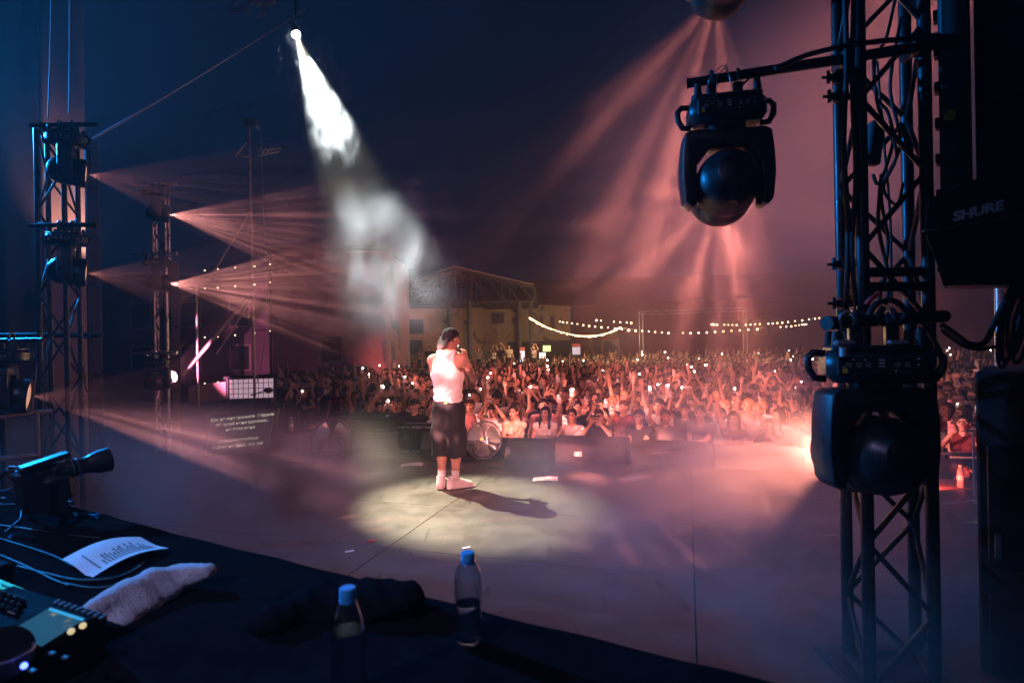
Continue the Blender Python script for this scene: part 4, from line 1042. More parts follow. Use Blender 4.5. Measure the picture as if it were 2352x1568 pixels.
def mh_meshes():
    b = MB(); b.box((0, 0, -.105), (.40, .25, .15), b=.035); b.box((0, 0, -.035), (.36, .22, .03), b=.01); b.cyl((0, 0, -.18), (0, 0, -.21), .11, .10, 24)
    MH['base'] = b.mesh('base', blackp, 40)
    b = MB(); b.box((0, -.128, -.105), (.33, .012, .085), b=.008); MH['panel'] = b.mesh('connector_panel', black)
    MH['socket'] = MB().cyl((0, -.132, -.10), (0, -.142, -.10), .012, .012, 12).mesh('socket', dull, 40)
    b = MB()
    for i, (x, z) in enumerate(((-.105, -.078), (-.06, -.08), (.0, -.08), (.0, -.093), (.0, -.106), (.05, -.125), (.13, -.075), (.13, -.10), (-.14, -.11))): b.box((x, -.136, z), (.02 if i in (2, 3, 4) else .008, .004, .004))
    MH['marks'] = b.mesh('markings', white_pl)
    MH['sticker'] = MB().cyl((-.135, -.134, -.125), (-.135, -.138, -.125), .011, .011, 16).mesh('sticker', yellow)
    h = MB(); h.tube([(.19, 0, -.055), (.235, 0, -.05), (.258, 0, -.075), (.255, 0, -.125), (.23, 0, -.165), (.185, 0, -.17)], .017, 8); MH['handle'] = h.mesh('handle', blackp, 0)
    f = MB(); f.cyl((0, 0, -.03), (0, 0, .045), .024, .017, 12); MH['foot'] = f.mesh('foot', blackr, 40)
    c = MB(); c.box((0, 0, .02), (.05, .05, .09), b=.006); c.tube([(0, .045 * math.cos(a), .09 + .045 * math.sin(a)) for a in [math.pi * k / 8 - .3 for k in range(11)]], .012, 6); c.cyl((0, .05, .06), (0, .09, .06), .012, .012, 8)
    MH['clamp'] = c.mesh('clamp', black, 40)
    yk = [(-.20, -.205), (.20, -.205), (.232, -.225), (.245, -.33), (.25, -.46), (.235, -.60), (.205, -.635), (.175, -.625), (.17, -.40), (.095, -.305), (-.095, -.305), (-.17, -.40), (-.175, -.625), (-.205, -.635), (-.235, -.60), (-.25, -.46), (-.245, -.33), (-.232, -.225)]
    MH['yoke'] = MB().prism(yk, .15).mesh('yoke', blackp, 40, bev=.012)
    pr = [(.001, -.205), (.05, -.20), (.085, -.188), (.088, -.184), (.125, -.163), (.15, -.128), (.154, -.122), (.168, -.07), (.171, -.03), (.168, -.024), (.173, .0), (.170, .008), (.174, .03), (.171, .04), (.170, .08), (.178, .10), (.18, .17), (.172, .205), (.155, .205), (.152, .18)]
    MH['head'] = MB().lathe(pr, 40).mesh('head', blackp, 28)
    MH['lens'] = MB().lathe([(.152, .18), (.10, .192), (.04, .198), (.001, .2)], 32).mesh('lens', lens_hot, 40)
    MH['rearcap'] = MB().lathe([(.001, -.2085), (.03, -.2075), (.055, -.201), (.056, -.197)], 24).mesh('rear_cap', black, 40)
    MH['pivot'] = MB().cyl((-.185, 0, -.50), (.185, 0, -.50), .035, .035, 16).mesh('tilt_axle', blackp, 40)
mh_meshes()
def moving_head(label, top, aim, base_rz, s=1.0, W=2000, col=ORANGE, cone=50, gob=(5.0, .10), pipe=True, blend=.25):
    """hangs from `top`; lens looks along aim (world direction)"""
    t = thing('moving_head_light', label, 'stage light', top, (0, 0, base_rz), 'moving head lamps on the towers'); t.scale = (s, s, s)
    ba = link('base', MH['base'], t)
    link('connector_panel', MH['panel'], ba); link('markings', MH['marks'], ba); link('sticker', MH['sticker'], ba)
    for x in (-.12, -.085, -.05, .055, .09): link('socket', MH['socket'], ba).location = (x, 0, 0)
    for m_ in (1, -1):
        h = link('handle', MH['handle'], t); h.scale = (m_, 1, 1)
        for y in (-1, 1):
            f = link('foot', MH['foot'], t); f.location = (m_ * .155, y * .08, 0)
        c = link('clamp', MH['clamp'], t); c.location = (m_ * .07, 0, 0)
    d = rotm(0, 0, -base_rz).to_3x3() @ Vector(aim).normalized()
    pan = math.atan2(-d.x, d.y); tl = math.atan2(d.z, math.hypot(d.x, d.y))
    y = link('yoke', MH['yoke'], t); y.rotation_euler = (0, 0, pan)
    ax = link('tilt_axle', MH['pivot'], t); ax.rotation_euler = (0, 0, pan)
    hd = link('head', MH['head'], t); hd.location = (0, 0, -.50)
    hd.rotation_euler = (Matrix.Rotation(pan, 3, 'Z') @ Matrix.Rotation(tl - math.pi / 2, 3, 'X')).to_euler()
    link('lens', MH['lens'], hd); link('rear_cap', MH['rearcap'], hd)
    p = Vector(top) + Vector((0, 0, -.50 * s)) + Vector(aim).normalized() * .225 * s
    spot(p, p + Vector(aim), col, W, cone, blend, .010 * s, t, gob)
    return t
AIM_R = Vector((.12, 1, -.17))
# right tower, close to the camera
tw = thing('truss_tower', 'dark four-chord truss tower at right, close to the camera', 'truss', (1.85, 2.86, 0))
TC = [(1.683, 2.72), (1.994, 2.72), (2.10, 3.0), (1.745, 3.0)]
truss(tw, TC, 0.0, 4.6, .029, .013, .34, dark_alu, dark_alu)
MB().box((0, 0, .012), (.48, .46, .02), b=.004).build('base_plate', black, tw)
for z_ in (1.93, 2.0, 1.2):
    MB().cyl(Vector((TC[0][0], TC[0][1], z_)) - tw.location, Vector((TC[1][0], TC[1][1], z_)) - tw.location, .024, .024, 10).build('rung', dark_alu, tw, 40)
for px_, py_ in ((1903, 178), (1905, 222), (1915, 607), (1916, 697)):
    p = P(px_, py_, 2.8); g = MB(); g.cyl(p + Vector((.10, 0, 0)), p, .018, .018, 8); g.cyl(p + Vector((0, 0, -.028)), p + Vector((0, 0, .032)), .009, .009, 8); g.box(p + Vector((.045, 0, 0)), (.035, .05, .06), b=.006); g.cyl(p + Vector((.02, 0, 0)), p + Vector((-.03, 0, 0)), .008, .008, 8)
    g.build('bolt_clamp', black, tw, 40, off=tw.location)
# booms
def boom(label, a, b, r=.025):
    t = thing('boom_pipe', label, 'pipe', a); MB().cyl((0, 0, 0), b - a, r, r, 16).build('pipe', dark_alu, t, 40)
    MB().cyl((0, 0, 0), (b - a) * -.004, r * 1.08, r * 1.08, 16).build('end_cap', blackr, t, 40); return t
ba_, bb_ = P(1580, 192, 3.0), P(2215, 92, 2.62)
bt = boom('black boom pipe reaching left from the right tower', ba_, bb_)
for f in (.615, .86):
    g = MB(); c = (bb_ - ba_) * f; g.box(c, (.07, .07, .075), b=.01); g.cyl(c + Vector((0, .02, 0)), c + Vector((0, .12, 0)), .02, .02, 8); g.build('coupler', black, bt, 40)
top1 = ba_.lerp(bb_, .148) + Vector((0, 0, -.092))
brz = math.atan2((bb_ - ba_).y, (bb_ - ba_).x)
moving_head('large moving head lamp hanging from the boom pipe, seen from behind', top1, AIM_R, -.18, .92, POWER['head_r'], ORANGE, 56, (4.2, .05, .8, (.30, .08), .15))
ua, ub = P(1560, -300, 3.15), P(2150, -355, 2.75)
boom('upper black boom pipe above the picture\'s right half', ua, ub)
moving_head('moving head lamp cut off by the top edge', P(1662, -262, 3.1), AIM_R + Vector((-.02, 0, .0)), -.06, .92, POWER['head_r'] * 1.1, ORANGE, 56, (4.2, .05, .8, (.30, .08), .62))
lw0, lw1 = P(1900, 742, 2.27), P(2170, 726, 2.55)
lb_ = boom('short rusty pipe carrying the nearest moving head', lw0, lw1, .027)
moving_head('nearest and largest moving head lamp, at lower right', P(2005, 782, 2.25), Vector((-.06, 1, -.12)), -.34, .90, POWER['head_low'], (1, .30, .21), 58, ('star', 5.0, .22, 2.6, .46, .62))
# bundle of cables and safety ropes on the tower
def cable(label, pts, r=.006, m_=None, cat='cable', sag=0.0, name='cable', group=None):
    pts = [Vector(p) for p in pts]; out = []
    k = len(pts)
    for i in range(k - 1):
        p0, p1, p2, p3 = pts[max(i - 1, 0)], pts[i], pts[i + 1], pts[min(i + 2, k - 1)]
        for j in range(8):
            t = j / 8
            out.append(.5 * ((2 * p1) + (p2 - p0) * t + (2 * p0 - 5 * p1 + 4 * p2 - p3) * t * t + (3 * p1 - p0 - 3 * p2 + p3) * t ** 3) + Vector((0, 0, -sag * 4 * t * (1 - t))))
    out.append(pts[-1])
    return props(MB().tube(out, r, 6).build(name, m_ or blackr, None, 0), label, cat, group)
CG = 'cables tied along the right tower'
cb = [('black cable hanging down the left chord of the right tower', [(1940, -30), (1945, 150), (1938, 330), (1948, 520), (1944, 690)], .012, 2.68),
      ('second black cable beside the right tower\'s left chord', [(1962, -30), (1958, 200), (1966, 400), (1957, 560), (1965, 700)], .011, 2.67),
      ('looping black cable inside the right tower, upper bay', [(2060, -20), (2035, 90), (2010, 130), (2012, 220), (2040, 260), (2050, 330), (2020, 420), (2005, 400)], .008, 2.85),
      ('black cable weaving through the right tower\'s middle', [(2005, 130), (2018, 250), (2060, 350), (2030, 430), (2060, 470), (2075, 420)], .007, 2.8),
      ('long black cable crossing the right tower diagonally', [(2070, 40), (2045, 200), (2068, 330), (2025, 440), (2040, 560), (2020, 690)], .008, 2.86),
      ('thin black cable dropping down the right tower\'s centre', [(2015, 140), (2030, 320), (2045, 500), (2048, 690)], .006, 2.9),
      ('thick black cable in the lower bay of the right tower', [(2025, 400), (2018, 520), (2042, 640), (2035, 700)], .009, 2.84),
      ('black cable slung along the top of the boom pipe', [(1780, 158), (1850, 128), (1930, 108), (2010, 96), (2100, 88), (2190, 78)], .012, 2.66)]
for lb, pts, r, Y in cb: cable(lb, [P(x, y, Y) for x, y in pts], r, group=CG)
cable('steel safety wire looped over the boom pipe', [P(1627, 208, 2.93), P(1630, 180, 2.9), P(1658, 152, 2.9), P(1672, 168, 2.9), P(1684, 210, 2.9)], .0025, alu, 'wire', name='safety_wire')
cable('second steel safety wire above the hanging lamp', [P(1652, 205, 2.93), P(1646, 178, 2.9), P(1664, 158, 2.9), P(1668, 150, 2.9), P(1680, 195, 2.9)], .0025, alu, 'wire', name='safety_wire')
cable('black power cable from the hanging lamp to the boom', [P(1618, 250, 2.82), P(1670, 228, 2.85), P(1705, 196, 2.9), P(1735, 165, 2.9)], .006, group=CG)
ad = props(MB().box((0, 0, 0), (.07, .05, .22), Matrix.Translation(P(2008, 330, 2.88)) @ rotm(0, .15, 0), b=.008).build('power_adapter', mat('grey_plastic', (.05, .05, .055), .4)), 'grey power box strapped inside the right tower', 'power box')
# stuff strapped round the lower pipe
for lb, pts, r, Y in (('tangle of black cable tied over the short pipe', [(1990, 740), (2010, 700), (2050, 690), (2080, 715), (2060, 745), (2015, 735), (2030, 705)], .012, 2.35),
                      ('black cable drooping behind the nearest lamp', [(2085, 735), (2120, 745), (2155, 800), (2168, 830), (2150, 850)], .010, 2.4)):
    cable(lb, [P(x, y, Y) for x, y in pts], r, group=CG)
cable('red cloth tie knotted on the right tower', [P(1990, 698, 2.4), P(2003, 684, 2.38), P(2018, 676, 2.4)], .010, red_tape, 'tie', name='cloth_tie')
cable('pale cord wound round the short pipe', [P(1935, 760, 2.28), P(1930, 728, 2.24), P(1948, 716, 2.26), P(1962, 730, 2.26), P(1955, 765, 2.3)], .006, mat('pale_cord', (.25, .24, .23), .8), 'cord', name='cord')
for k, (px_, lb) in enumerate(((1940, 'left'), (2062, 'right'))):
    t = thing('quick_lock', '%s grey quick lock on top of the nearest lamp' % lb, 'lock', P(px_, 788, 2.16)); MB().box((0, 0, 0), (.085, .03, .024), b=.011).build('lever', mat('grey_lever_%d' % k, (.35, .35, .38), .4, .5), t); MB().cyl((0, 0, -.012), (0, 0, -.05), .018, .02, 12).build('pin', dull, t, 40)

# right: loudspeaker columns, labelled equipment case, side cabinet
def block(name, label, cat, x0, x1, y0, y1, Y, d, m_=blackw, b=.012, parts=None):
    az = math.atan(((x0 + x1) / 2 - 1176) / FPX); nrm = Vector((math.sin(az), math.cos(az), 0)); D = Y / math.cos(az)
    def onp(px, py):      # the cabinet's front is square to the line of sight
        r = P(px, py, 1.0) - CAM; return CAM + r * (D / r.dot(nrm))
    a = onp(x0, y1); c = onp(x1, y1); w = (c - a).length; h = onp((x0 + x1) / 2, y0).z - onp((x0 + x1) / 2, y1).z
    o = (a + c) / 2 + nrm * (d / 2)
    t = thing(name, label, cat, o, (0, 0, -az)); MB().box((0, 0, h / 2), (w, d, h), b=b).build('cabinet', m_, t)
    return t, w, h
t, w_, h_ = block('speaker_column', 'narrow black loudspeaker column with a round yellow sticker', 'loudspeaker', 2164, 2239, -120, 646, 2.62, .35)
MB().cyl((-.02, -.185, P(2200, 265, 2.62).z - t.location.z), (-.02, -.193, P(2200, 265, 2.62).z - t.location.z), .024, .024, 20).build('sticker', yellow, t)
for k in range(4): MB().box((0, -.182, .2 + .36 * k), (w_ - .02, .014, .3), b=.004).build('grille', meshg, t)
for k in range(9): MB().box((-w_ / 2 - .008, -.1, .08 + .17 * k), (.02, .06, .05), b=.004).build('rigging_lug', black, t)
t, w_, h_ = block('speaker_array', 'wide black loudspeaker array hanging at the right edge', 'loudspeaker', 2247, 2480, -120, 640, 2.6, .5)
for k in range(4): MB().box((0, -.256, .22 + .4 * k), (w_ - .03, .012, .36), b=.004).build('grille', meshg, t)
cs_ = thing('equipment_case', 'black equipment case with white maker lettering and a riveted edge', 'case', P(2240, 540, 2.3))
o_ = cs_.location
def slab(name, pts, Yn, d, m_, par, off):
    n = len(pts); v0 = [P(x, y, Yn) - off for x, y in pts]; xm = sum(x for x, y in pts) / n; dv = Vector(((xm - 1176) / FPX, 1, 0)).normalized() * d; v1 = [p + dv for p in v0]
    g = MB(); g.add(v0 + v1, [tuple(range(n)), tuple(range(n, 2 * n))[::-1]] + [((i + 1) % n, i, n + i, n + (i + 1) % n) for i in range(n)]); return g.build(name, m_, par, bev=.004)
slab('lid', [(2122, 528), (2420, 478), (2420, 330), (2330, 372), (2134, 456)], 2.3, .25, blackp, cs_, o_)
slab('body', [(2124, 534), (2420, 484), (2420, 652), (2166, 656), (2150, 600)], 2.31, .24, blackp, cs_, o_)
g = MB(); a, b = P(2120, 531, 2.296) - o_, P(2420, 481, 2.296) - o_; g.cyl(a, b, .0025, .0025, 8); g.build('edge_strip', alu, cs_, 40)
for px_, py_ in ((2128, 529), (2210, 516), (2305, 500)): MB().ball(P(px_, py_, 2.294) - o_, .006, 8, sq=(1.6, .6, .6)).build('rivet', alu, cs_)
cu = bpy.data.curves.new('case_lettering', 'FONT'); cu.body = 'SHURE'; cu.size = .062; cu.offset = .0028; cu.shear = .18; cu.extrude = .0008; cu.space_character = .98
a = P(2190, 508, 2.294) - o_; sl = math.atan2(P(2310, 479, 2.294).z - P(2190, 508, 2.294).z, P(2310, 479, 2.294).x - P(2190, 508, 2.294).x)
tm = text_mesh('lettering', cu, mat('case_print', (.88, .88, .90), .5), cs_, Matrix.Identity(4))
xs = [v.co.x for v in tm.data.vertices]; zs = [v.co.y for v in tm.data.vertices]; tw_ = max(xs) - min(xs)
W_ = (P(2310, 479, 2.294) - P(2190, 508, 2.294)).length; kx = W_ / tw_; kz = (23 * 2.294 / FPX) / (max(zs) - min(zs))
tm.data.transform(Matrix.Translation(a) @ Matrix.Rotation(-sl, 4, 'Y') @ rotm(math.pi / 2) @ Matrix.Diagonal((kx, kz, 1, 1)))
t, w_, h_ = block('side_cabinet', 'black cabinet filling the lower right corner', 'cabinet', 2266, 2520, 852, 1700, 2.7, .6)
for k in range(2): MB().box((0, -.305, .35 + .75 * k), (w_ - .08, .014, .6), b=.006).build('door', blackp, t)
MB().box((-w_ / 2 + .08, -.32, .9), (.03, .02, .12), b=.005).build('handle', dull, t)
t = thing('wooden_screen', 'brown board with a pale upright post beyond the right cabinet', 'screen', P(2330, 868, 4.6)); o_ = t.location
slab('board', [(2288, 866), (2420, 872), (2420, 650), (2290, 650)], 4.62, .04, mat('brown_board', (.13, .07, .05), .7, var=.3, scale=3), t, o_)
MB().cyl(P(2296, 870, 4.55) - o_, P(2294, 600, 4.55) - o_, .03, .03, 10).build('post', alu, t, 40)
slab('shelf', [(2268, 866), (2420, 874), (2420, 940), (2268, 922)], 4.3, .25, mat('brown_board_dark', (.09, .05, .04), .7, var=.3, scale=3), t, o_)
cable('black cable running from the right tower to the hanging coil', [P(2162, 745, 2.45), P(2200, 772, 2.4), P(2225, 790, 2.38), P(2262, 786, 2.38), P(2290, 730, 2.35), P(2320, 670, 2.33), P(2352, 610, 2.3)], .013, group=CG)
cable('thinner black cable sagging below the coil', [P(2162, 758, 2.45), P(2215, 795, 2.42), P(2265, 800, 2.4), P(2330, 780, 2.4), P(2400, 730, 2.4)], .008, group=CG)
for k, (dx, dy, r) in enumerate(((0, 0, .010), (14, -12, .009), (26, 4, .009), (-8, 14, .008))):
    cable('black cable coil hanging at the right edge, %s loop' % ordw(k), [P(2335 + dx, 655, 2.36 + .01 * k), P(2305 + dx, 730 + dy, 2.35), P(2300 + dx, 810 + dy, 2.36), P(2312 + dx, 828 + dy, 2.36), P(2330 + dx, 790 + dy, 2.36), P(2350 + dx, 720 + dy, 2.36), P(2352 + dx, 650, 2.36)], r, group='loops of the hanging cable coil')
# seen through the gap at right
crew('crew member crouching behind the right deck edge in red light', Vector((*P(2203, 1085, 7.0).xy, -1.56)), 1.1, (.03, .02, .015), (.02, .02, .02), 1.0)
bottle_simple('clear water bottle with white label at the right deck edge', G(2207, 1118) + Vector((0, 0, .0)), 1.1)
ms = thing('microphone_stand', 'thin chrome microphone stand at the right deck edge', 'microphone stand', G(2238, 1170)); hgt = .75
MB().cyl((0, 0, .06), (0, 0, hgt), .009, .009, 10).build('pole', alu, ms, 40); MB().box((0, 0, hgt + .01), (.16, .02, .02), b=.004).build('crossbar', alu, ms)
for a in (0.3, 2.4, 4.5): MB().cyl((0, 0, .09), (.24 * math.cos(a), .24 * math.sin(a), .012), .007, .007, 8).build('leg', alu, ms, 40)
rl = thing('red_floor_lamp', 'small red lamp on the deck hidden behind the right tower', 'lamp', G(2128, 1128)); MB().box((0, 0, .06), (.12, .1, .1), b=.02).build('housing', blackp, rl); MB().cyl((.061, 0, .06), (.066, 0, .06), .035, .035, 14).build('lens', mat('red_lens', (.5, .02, .02), .2, emit=(1, .05, .03), es=8), rl)
spot(rl.location + Vector((.09, .02, .08)), P(2205, 1075, 7.0), (1, .07, .04), POWER['red'] * 8, 80, .5, .03, rl)
for k in (0, 1): props(MB().box((0, 0, .004 + .001 * k), (.20 if k == 0 else .05, .012 if k == 0 else .03, .002), Matrix.Translation(G(2242, 1200)) @ rotm(0, 0, -.2 if k == 0 else .9)).build('tape_strip', mat('yellow_tape_%d' % k, (.5, .55, .05), .6)), ('thin', 'short')[k] + ' yellow-green tape mark on the right deck', 'tape')

# ---- left towers
lt = thing('truss_tower', 'dark truss tower at far left carrying two moving heads', 'truss', (-4.05, 5.0, 0))
LT = [(P(88, 600, 4.9).x, 4.9), (P(150, 600, 4.9).x, 4.9), (P(181, 600, 5.15).x, 5.15), (P(113, 600, 5.15).x, 5.15)]
truss(lt, LT, 0, P(130, 300, 5).z, .021, .010, .33, dark_alu, dark_alu)
MB().box((0, .0, .012), (.55, .5, .02), b=.004).build('base_plate', black, lt)
AIM_L = Vector((1, .62, -.10))
for py, Y, lb in ((302, 4.78, 'upper moving head lamp on the far left tower'), (532, 4.78, 'lower moving head lamp on the far left tower')):
    tp = P(152, py, Y)
    bo_ = thing('outrigger_bar', 'black outrigger bar above the %s' % lb.replace(' on the far left tower', ''), 'pipe', tp + Vector((0, 0, .055)))
    MB().cyl((-.30, 0, 0), (.26, 0, 0), .02, .02, 10).build('bar', dark_alu, bo_, 40)
    for x in (-.22, -.02): MB().box((x, .05, 0), (.06, .1, .06), b=.01).build('coupler', black, bo_)
    moving_head(lb, tp, AIM_L, .25, .66, POWER['head_l'], PEACH, 52, (10.0, .04, .9, (.26, .06), .2 + py * .01))
moving_head('moving head lamp cut off by the left edge, beaming across the stage', P(8, 795, 4.2), Vector((1, .58, -.14)), .2, .72, POWER['head_l'] * .28, PEACH, 50, (9.0, .12, .9, (.32, .04), .55))
fl_ = thing('lamp_stand', 'black stand holding the lamp at the left edge', 'stand', (P(-10, 795, 4.25).x, 4.3, 0)); MB().cyl((0, 0, 0), (0, 0, P(8, 780, 4.25).z), .02, .02, 10).build('pole', dark_alu, fl_, 40); MB().cyl((0, 0, P(8, 782, 4.25).z), (.35, -.05, P(8, 782, 4.25).z), .02, .02, 10).build('arm', dark_alu, fl_, 40)
for a in (0.5, 2.6, 4.7): MB().cyl((0, 0, .5), (.5 * math.cos(a), .5 * math.sin(a), .02), .012, .012, 8).build('leg', dark_alu, fl_, 40)
l2 = thing('truss_tower', 'silver-edged truss tower left of the lyrics screen', 'truss', (P(372, 800, 8.8).x, 8.8, 0))
L2 = [(P(356, 800, 8.7).x, 8.7), (P(384, 800, 8.7).x, 8.7), (P(392, 800, 8.98).x, 8.98), (P(363, 800, 8.98).x, 8.98)]
truss(l2, L2, 0, P(372, 425, 8.8).z, .024, .011, .34, alu, dark_alu)
MB().box((0, 0, .012), (.7, .7, .02), b=.004).build('base_plate', black, l2)
for py, lb in ((432, 'upper moving head lamp on the middle left tower'), (592, 'lower moving head lamp on the middle left tower'), (820, 'lowest moving head lamp on the middle left tower')):
    tp = P(360, py, 8.45); bo_ = thing('outrigger_bar', 'outrigger bar above the %s' % lb.replace(' on the middle left tower', ' by the middle tower'), 'pipe', tp + Vector((0, 0, .06)))
    MB().cyl((-.35, 0, 0), (.3, 0, 0), .022, .022, 10).build('bar', alu, bo_, 40)
    for x in (-.2, .1): MB().box((x, .08, 0), (.07, .16, .07), b=.01).build('coupler', dull, bo_)
    if py == 820: moving_head(lb, tp, Vector((-.16, 1, .10)), .2, .74, POWER['mural'], (1, .24, .42), 34, (3.0, .6))
    else: moving_head(lb, tp, Vector((1, .55, -.06)), .2, .74, POWER['head_l2'], PEACH, 50, (10.0, .04, .9, (.26, .06), .9 + py * .013))
def column(label, x0, x1, y0, y1, Y):
    t, w_, h_ = block('speaker_column', label, 'loudspeaker', x0, x1, y0, y1, Y, .3)
    n = max(2, int(h_ / .5))
    for k in range(n): MB().box((0, -.156, h_ * (k + .5) / n), (w_ - .02, .012, h_ / n - .03), b=.004).build('grille', meshg, t)
column('tall slim black loudspeaker column behind the far left tower', 206, 241, 322, 1110, 6.2)
column('tall slim black loudspeaker column beside the middle left tower', 396, 418, 600, 1046, 8.95)
# wing drapes and the pale scrim behind the far left tower
def drape(name, label, pa, pb, z1, m_, folds, amp):
    d = (pb - pa); n_ = Vector((-d.y, d.x, 0)).normalized()
    g = MB(); g.sheet(lambda u, v: pa + d * u + n_ * amp * math.sin(u * folds * 6.283 + .6 * math.sin(v * 4 + u * 9)) + Vector((0, 0, z1 * v)), folds * 8, 10)
    o = g.build(name, m_, None, 0, fix=False); md = o.modifiers.new('thickness', 'SOLIDIFY'); md.thickness = .006
    return props(o, label, 'drape')
drape('wing_drape', 'dark blue-lit wing drape at the far left edge', Vector((P(-260, 800, 6.6).x, 6.6, 0)), Vector((P(98, 800, 7.3).x, 7.3, 0)), 6.5, mat('dark_drape', (.035, .04, .05), .95, bump=.2, bscale=80), 5, .012)
drape('scrim', 'pale scrim glowing salmon behind the far left tower', Vector((P(99, 800, 7.35).x, 7.35, 0)), Vector((P(203, 800, 7.45).x, 7.45, 0)), 6.5, mat('pale_scrim', (.30, .27, .26), .9), 1, .006)
pc = thing('par_can', 'small par lamp hidden behind the slim loudspeaker column', 'stage light', P(222, 640, 6.75)); MB().cyl((0, 0, 0), (-.2, .1, .02), .08, .09, 16).build('housing', black, pc, 40); MB().cyl((0, 0, -.02), (0, 0, -(pc.location.z) + .0), .015, .015, 8).build('stand', dark_alu, pc, 40)
spot(pc.location + Vector((-.22, .11, .02)), P(178, 500, 7.4), (1, .42, .33), POWER['par'], 50, .8, .06, pc)
# left railing of a riser
rg = thing('riser_railing', 'grey riser railing low at the left edge', 'railing', G(60, 1190)); o_ = rg.location
for a, b in (((-60, 965, 4.0), (118, 944, 4.4)), ((84, 948, 4.3), (88, 1130, 4.3)), ((-20, 960, 4.1), (-18, 1130, 4.1)), ((-60, 1060, 4.0), (90, 1045, 4.3))): MB().cyl(P(*a) - o_, P(*b) - o_, .018, .018, 10).build('rail', mat('rail_grey', (.16, .16, .17), .5, .5) if 'rail_grey' not in MATS else MATS['rail_grey'], rg, 40)
# overhead cross pipe left
cable('black pipe crossing low between the left towers', [P(-40, 772, 5.3), P(100, 770, 5.35), P(235, 768, 5.5)], .03, dark_alu, 'pipe', name='cross_pipe')
for k, (x0, y0, x1, y1, Y0, Y1) in enumerate(((118, -10, 110, 272, 5.2, 5.2), (160, -10, 158, 262, 5.3, 5.3), (98, 690, 72, 960, 5.6, 5.6))):
    cable('thin rope hanging beside the far left tower, %s' % ('outer', 'inner', 'lower')[k], [P(x0, y0, Y0), P((x0 + x1) / 2 + 1, (y0 + y1) / 2, Y0), P(x1, y1, Y1)], .006, mat('rope_%d' % k, (.3, .2, .2), .8), 'rope', name='rope')
cable('long guy rope running up from the far left tower to the roof', [P(214, 318, 6.0), P(380, 222, 7.5), P(540, 124, 9.2), P(700, 22, 11)], .012, mat('guy_rope', (.3, .22, .24), .8), 'rope', name='guy_rope')
# cables on the far left tower
for k, pts in enumerate(([(186, 340), (205, 352), (206, 400)], [(186, 545), (200, 560), (212, 530), (214, 500)], [(180, 770), (205, 775), (214, 740)], [(190, 840), (200, 900), (214, 870)])):
    cable('short black cable at the far left tower, %s from top' % ordw(k), [P(x, y, 5.1) for x, y in pts], .007, group='short cables of the far left tower')

# ---- scaffold mast with struts behind the left towers
sm = thing('scaffold_mast', 'thin scaffold mast with slanting struts left of the mural house', 'scaffold', P(584, 905, 13.0)); o_ = sm.location; tube_ = mat('scaffold_tube', (.35, .33, .33), .4, .7, var=.3, scale=5)
for nm, a, b, r in (('mast', (572, 285, 13), (585, 912, 13), .030), ('standard', (450, 655, 12.6), (455, 935, 12.6), .026), ('strut', (574, 486, 13), (478, 645, 12.4), .022), ('strut', (575, 678, 13), (418, 862, 12.2), .045), ('strut', (576, 690, 13), (498, 812, 12.6), .022), ('strut', (412, 648, 12.2), (574, 680, 13), .014),
                     ('arm', (590, 345, 13), (645, 340, 13.6), .018), ('arm', (592, 358, 13), (640, 348, 13.6), .018), ('arm', (566, 328, 13), (538, 358, 12.8), .02), ('arm', (538, 358, 12.8), (576, 362, 13), .02)): MB().cyl(P(*a) - o_, P(*b) - o_, r, r, 10).build(nm, tube_, sm, 40)
g = MB(); [g.cyl(P(600 + 9 * i, 357 - 2 * i, 13.2) - o_, P(609 + 9 * i, 343, 13.2) - o_, .01, .01, 6) for i in range(4)]; g.build('arm_lattice', tube_, sm, 40)
MB().box(P(578, 285, 13) - o_, (.28, .2, .2), b=.02).build('junction_box', dull, sm)
cable('pale cable sagging beside the scaffold mast', [P(598, 290, 13), P(606, 500, 13), P(612, 700, 13), P(608, 790, 13), P(590, 880, 13)], .008, tube_, 'cable')
sl_ = thing('canvas_sail', 'small pale canvas triangle by the middle left tower', 'canvas', P(413, 648, 12.1)); o_ = sl_.location; g = MB(); g.add([P(413, 648, 12.1) - o_, P(452, 668, 12.1) - o_, P(413, 705, 12.1) - o_, P(413, 648, 12.13) - o_, P(452, 668, 12.13) - o_, P(413, 705, 12.13) - o_], [(0, 1, 2), (5, 4, 3), (0, 3, 4, 1), (1, 4, 5, 2), (2, 5, 3, 0)]); g.build('canvas', MATS['pale_scrim'], sl_)

# tent wall with its light put in as emission, behind a wire grid
tp_ = thing('tent', 'pale tent wall with built-in glow behind wire mesh at left', 'tent', G(575, 935, GZ) if False else Vector((*P(575, 930, 15).xy, GZ))); o_ = tp_.location
tentm = mat('self_glow_tent_sheet', (.7, .6, .65), .8, emit=(.85, .55, .68), es=.55)
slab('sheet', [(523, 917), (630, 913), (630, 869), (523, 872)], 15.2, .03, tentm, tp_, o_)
slab('side_sheet', [(432, 925), (521, 918), (521, 876), (432, 886)], 15.3, .03, mat('dim_tent_sheet', (.45, .33, .33), .85), tp_, o_)  # this side's dimness is put into a darker sheet colour
for i in range(10):
    x = 524 + i * 11.6; MB().cyl(P(x, 920, 15.1) - o_, P(x, 868, 15.1) - o_, .008, .008, 5).build('wire', steel, tp_)
for y in (870, 881, 893, 905, 916): MB().cyl(P(523, y, 15.09) - o_, P(630, y - 3, 15.09) - o_, .008, .008, 5).build('wire', steel, tp_)
for x in (522, 632): MB().cyl(P(x, 866, 15.1) - o_, Vector((P(x, 866, 15.1).x, 15.1, GZ)) - o_, .05, .05, 8).build('post', steel, tp_, 40)
MB().cyl(P(515, 868, 15.1) - o_, P(640, 863, 15.1) - o_, .05, .05, 8).build('eave_pole', steel, tp_, 40)
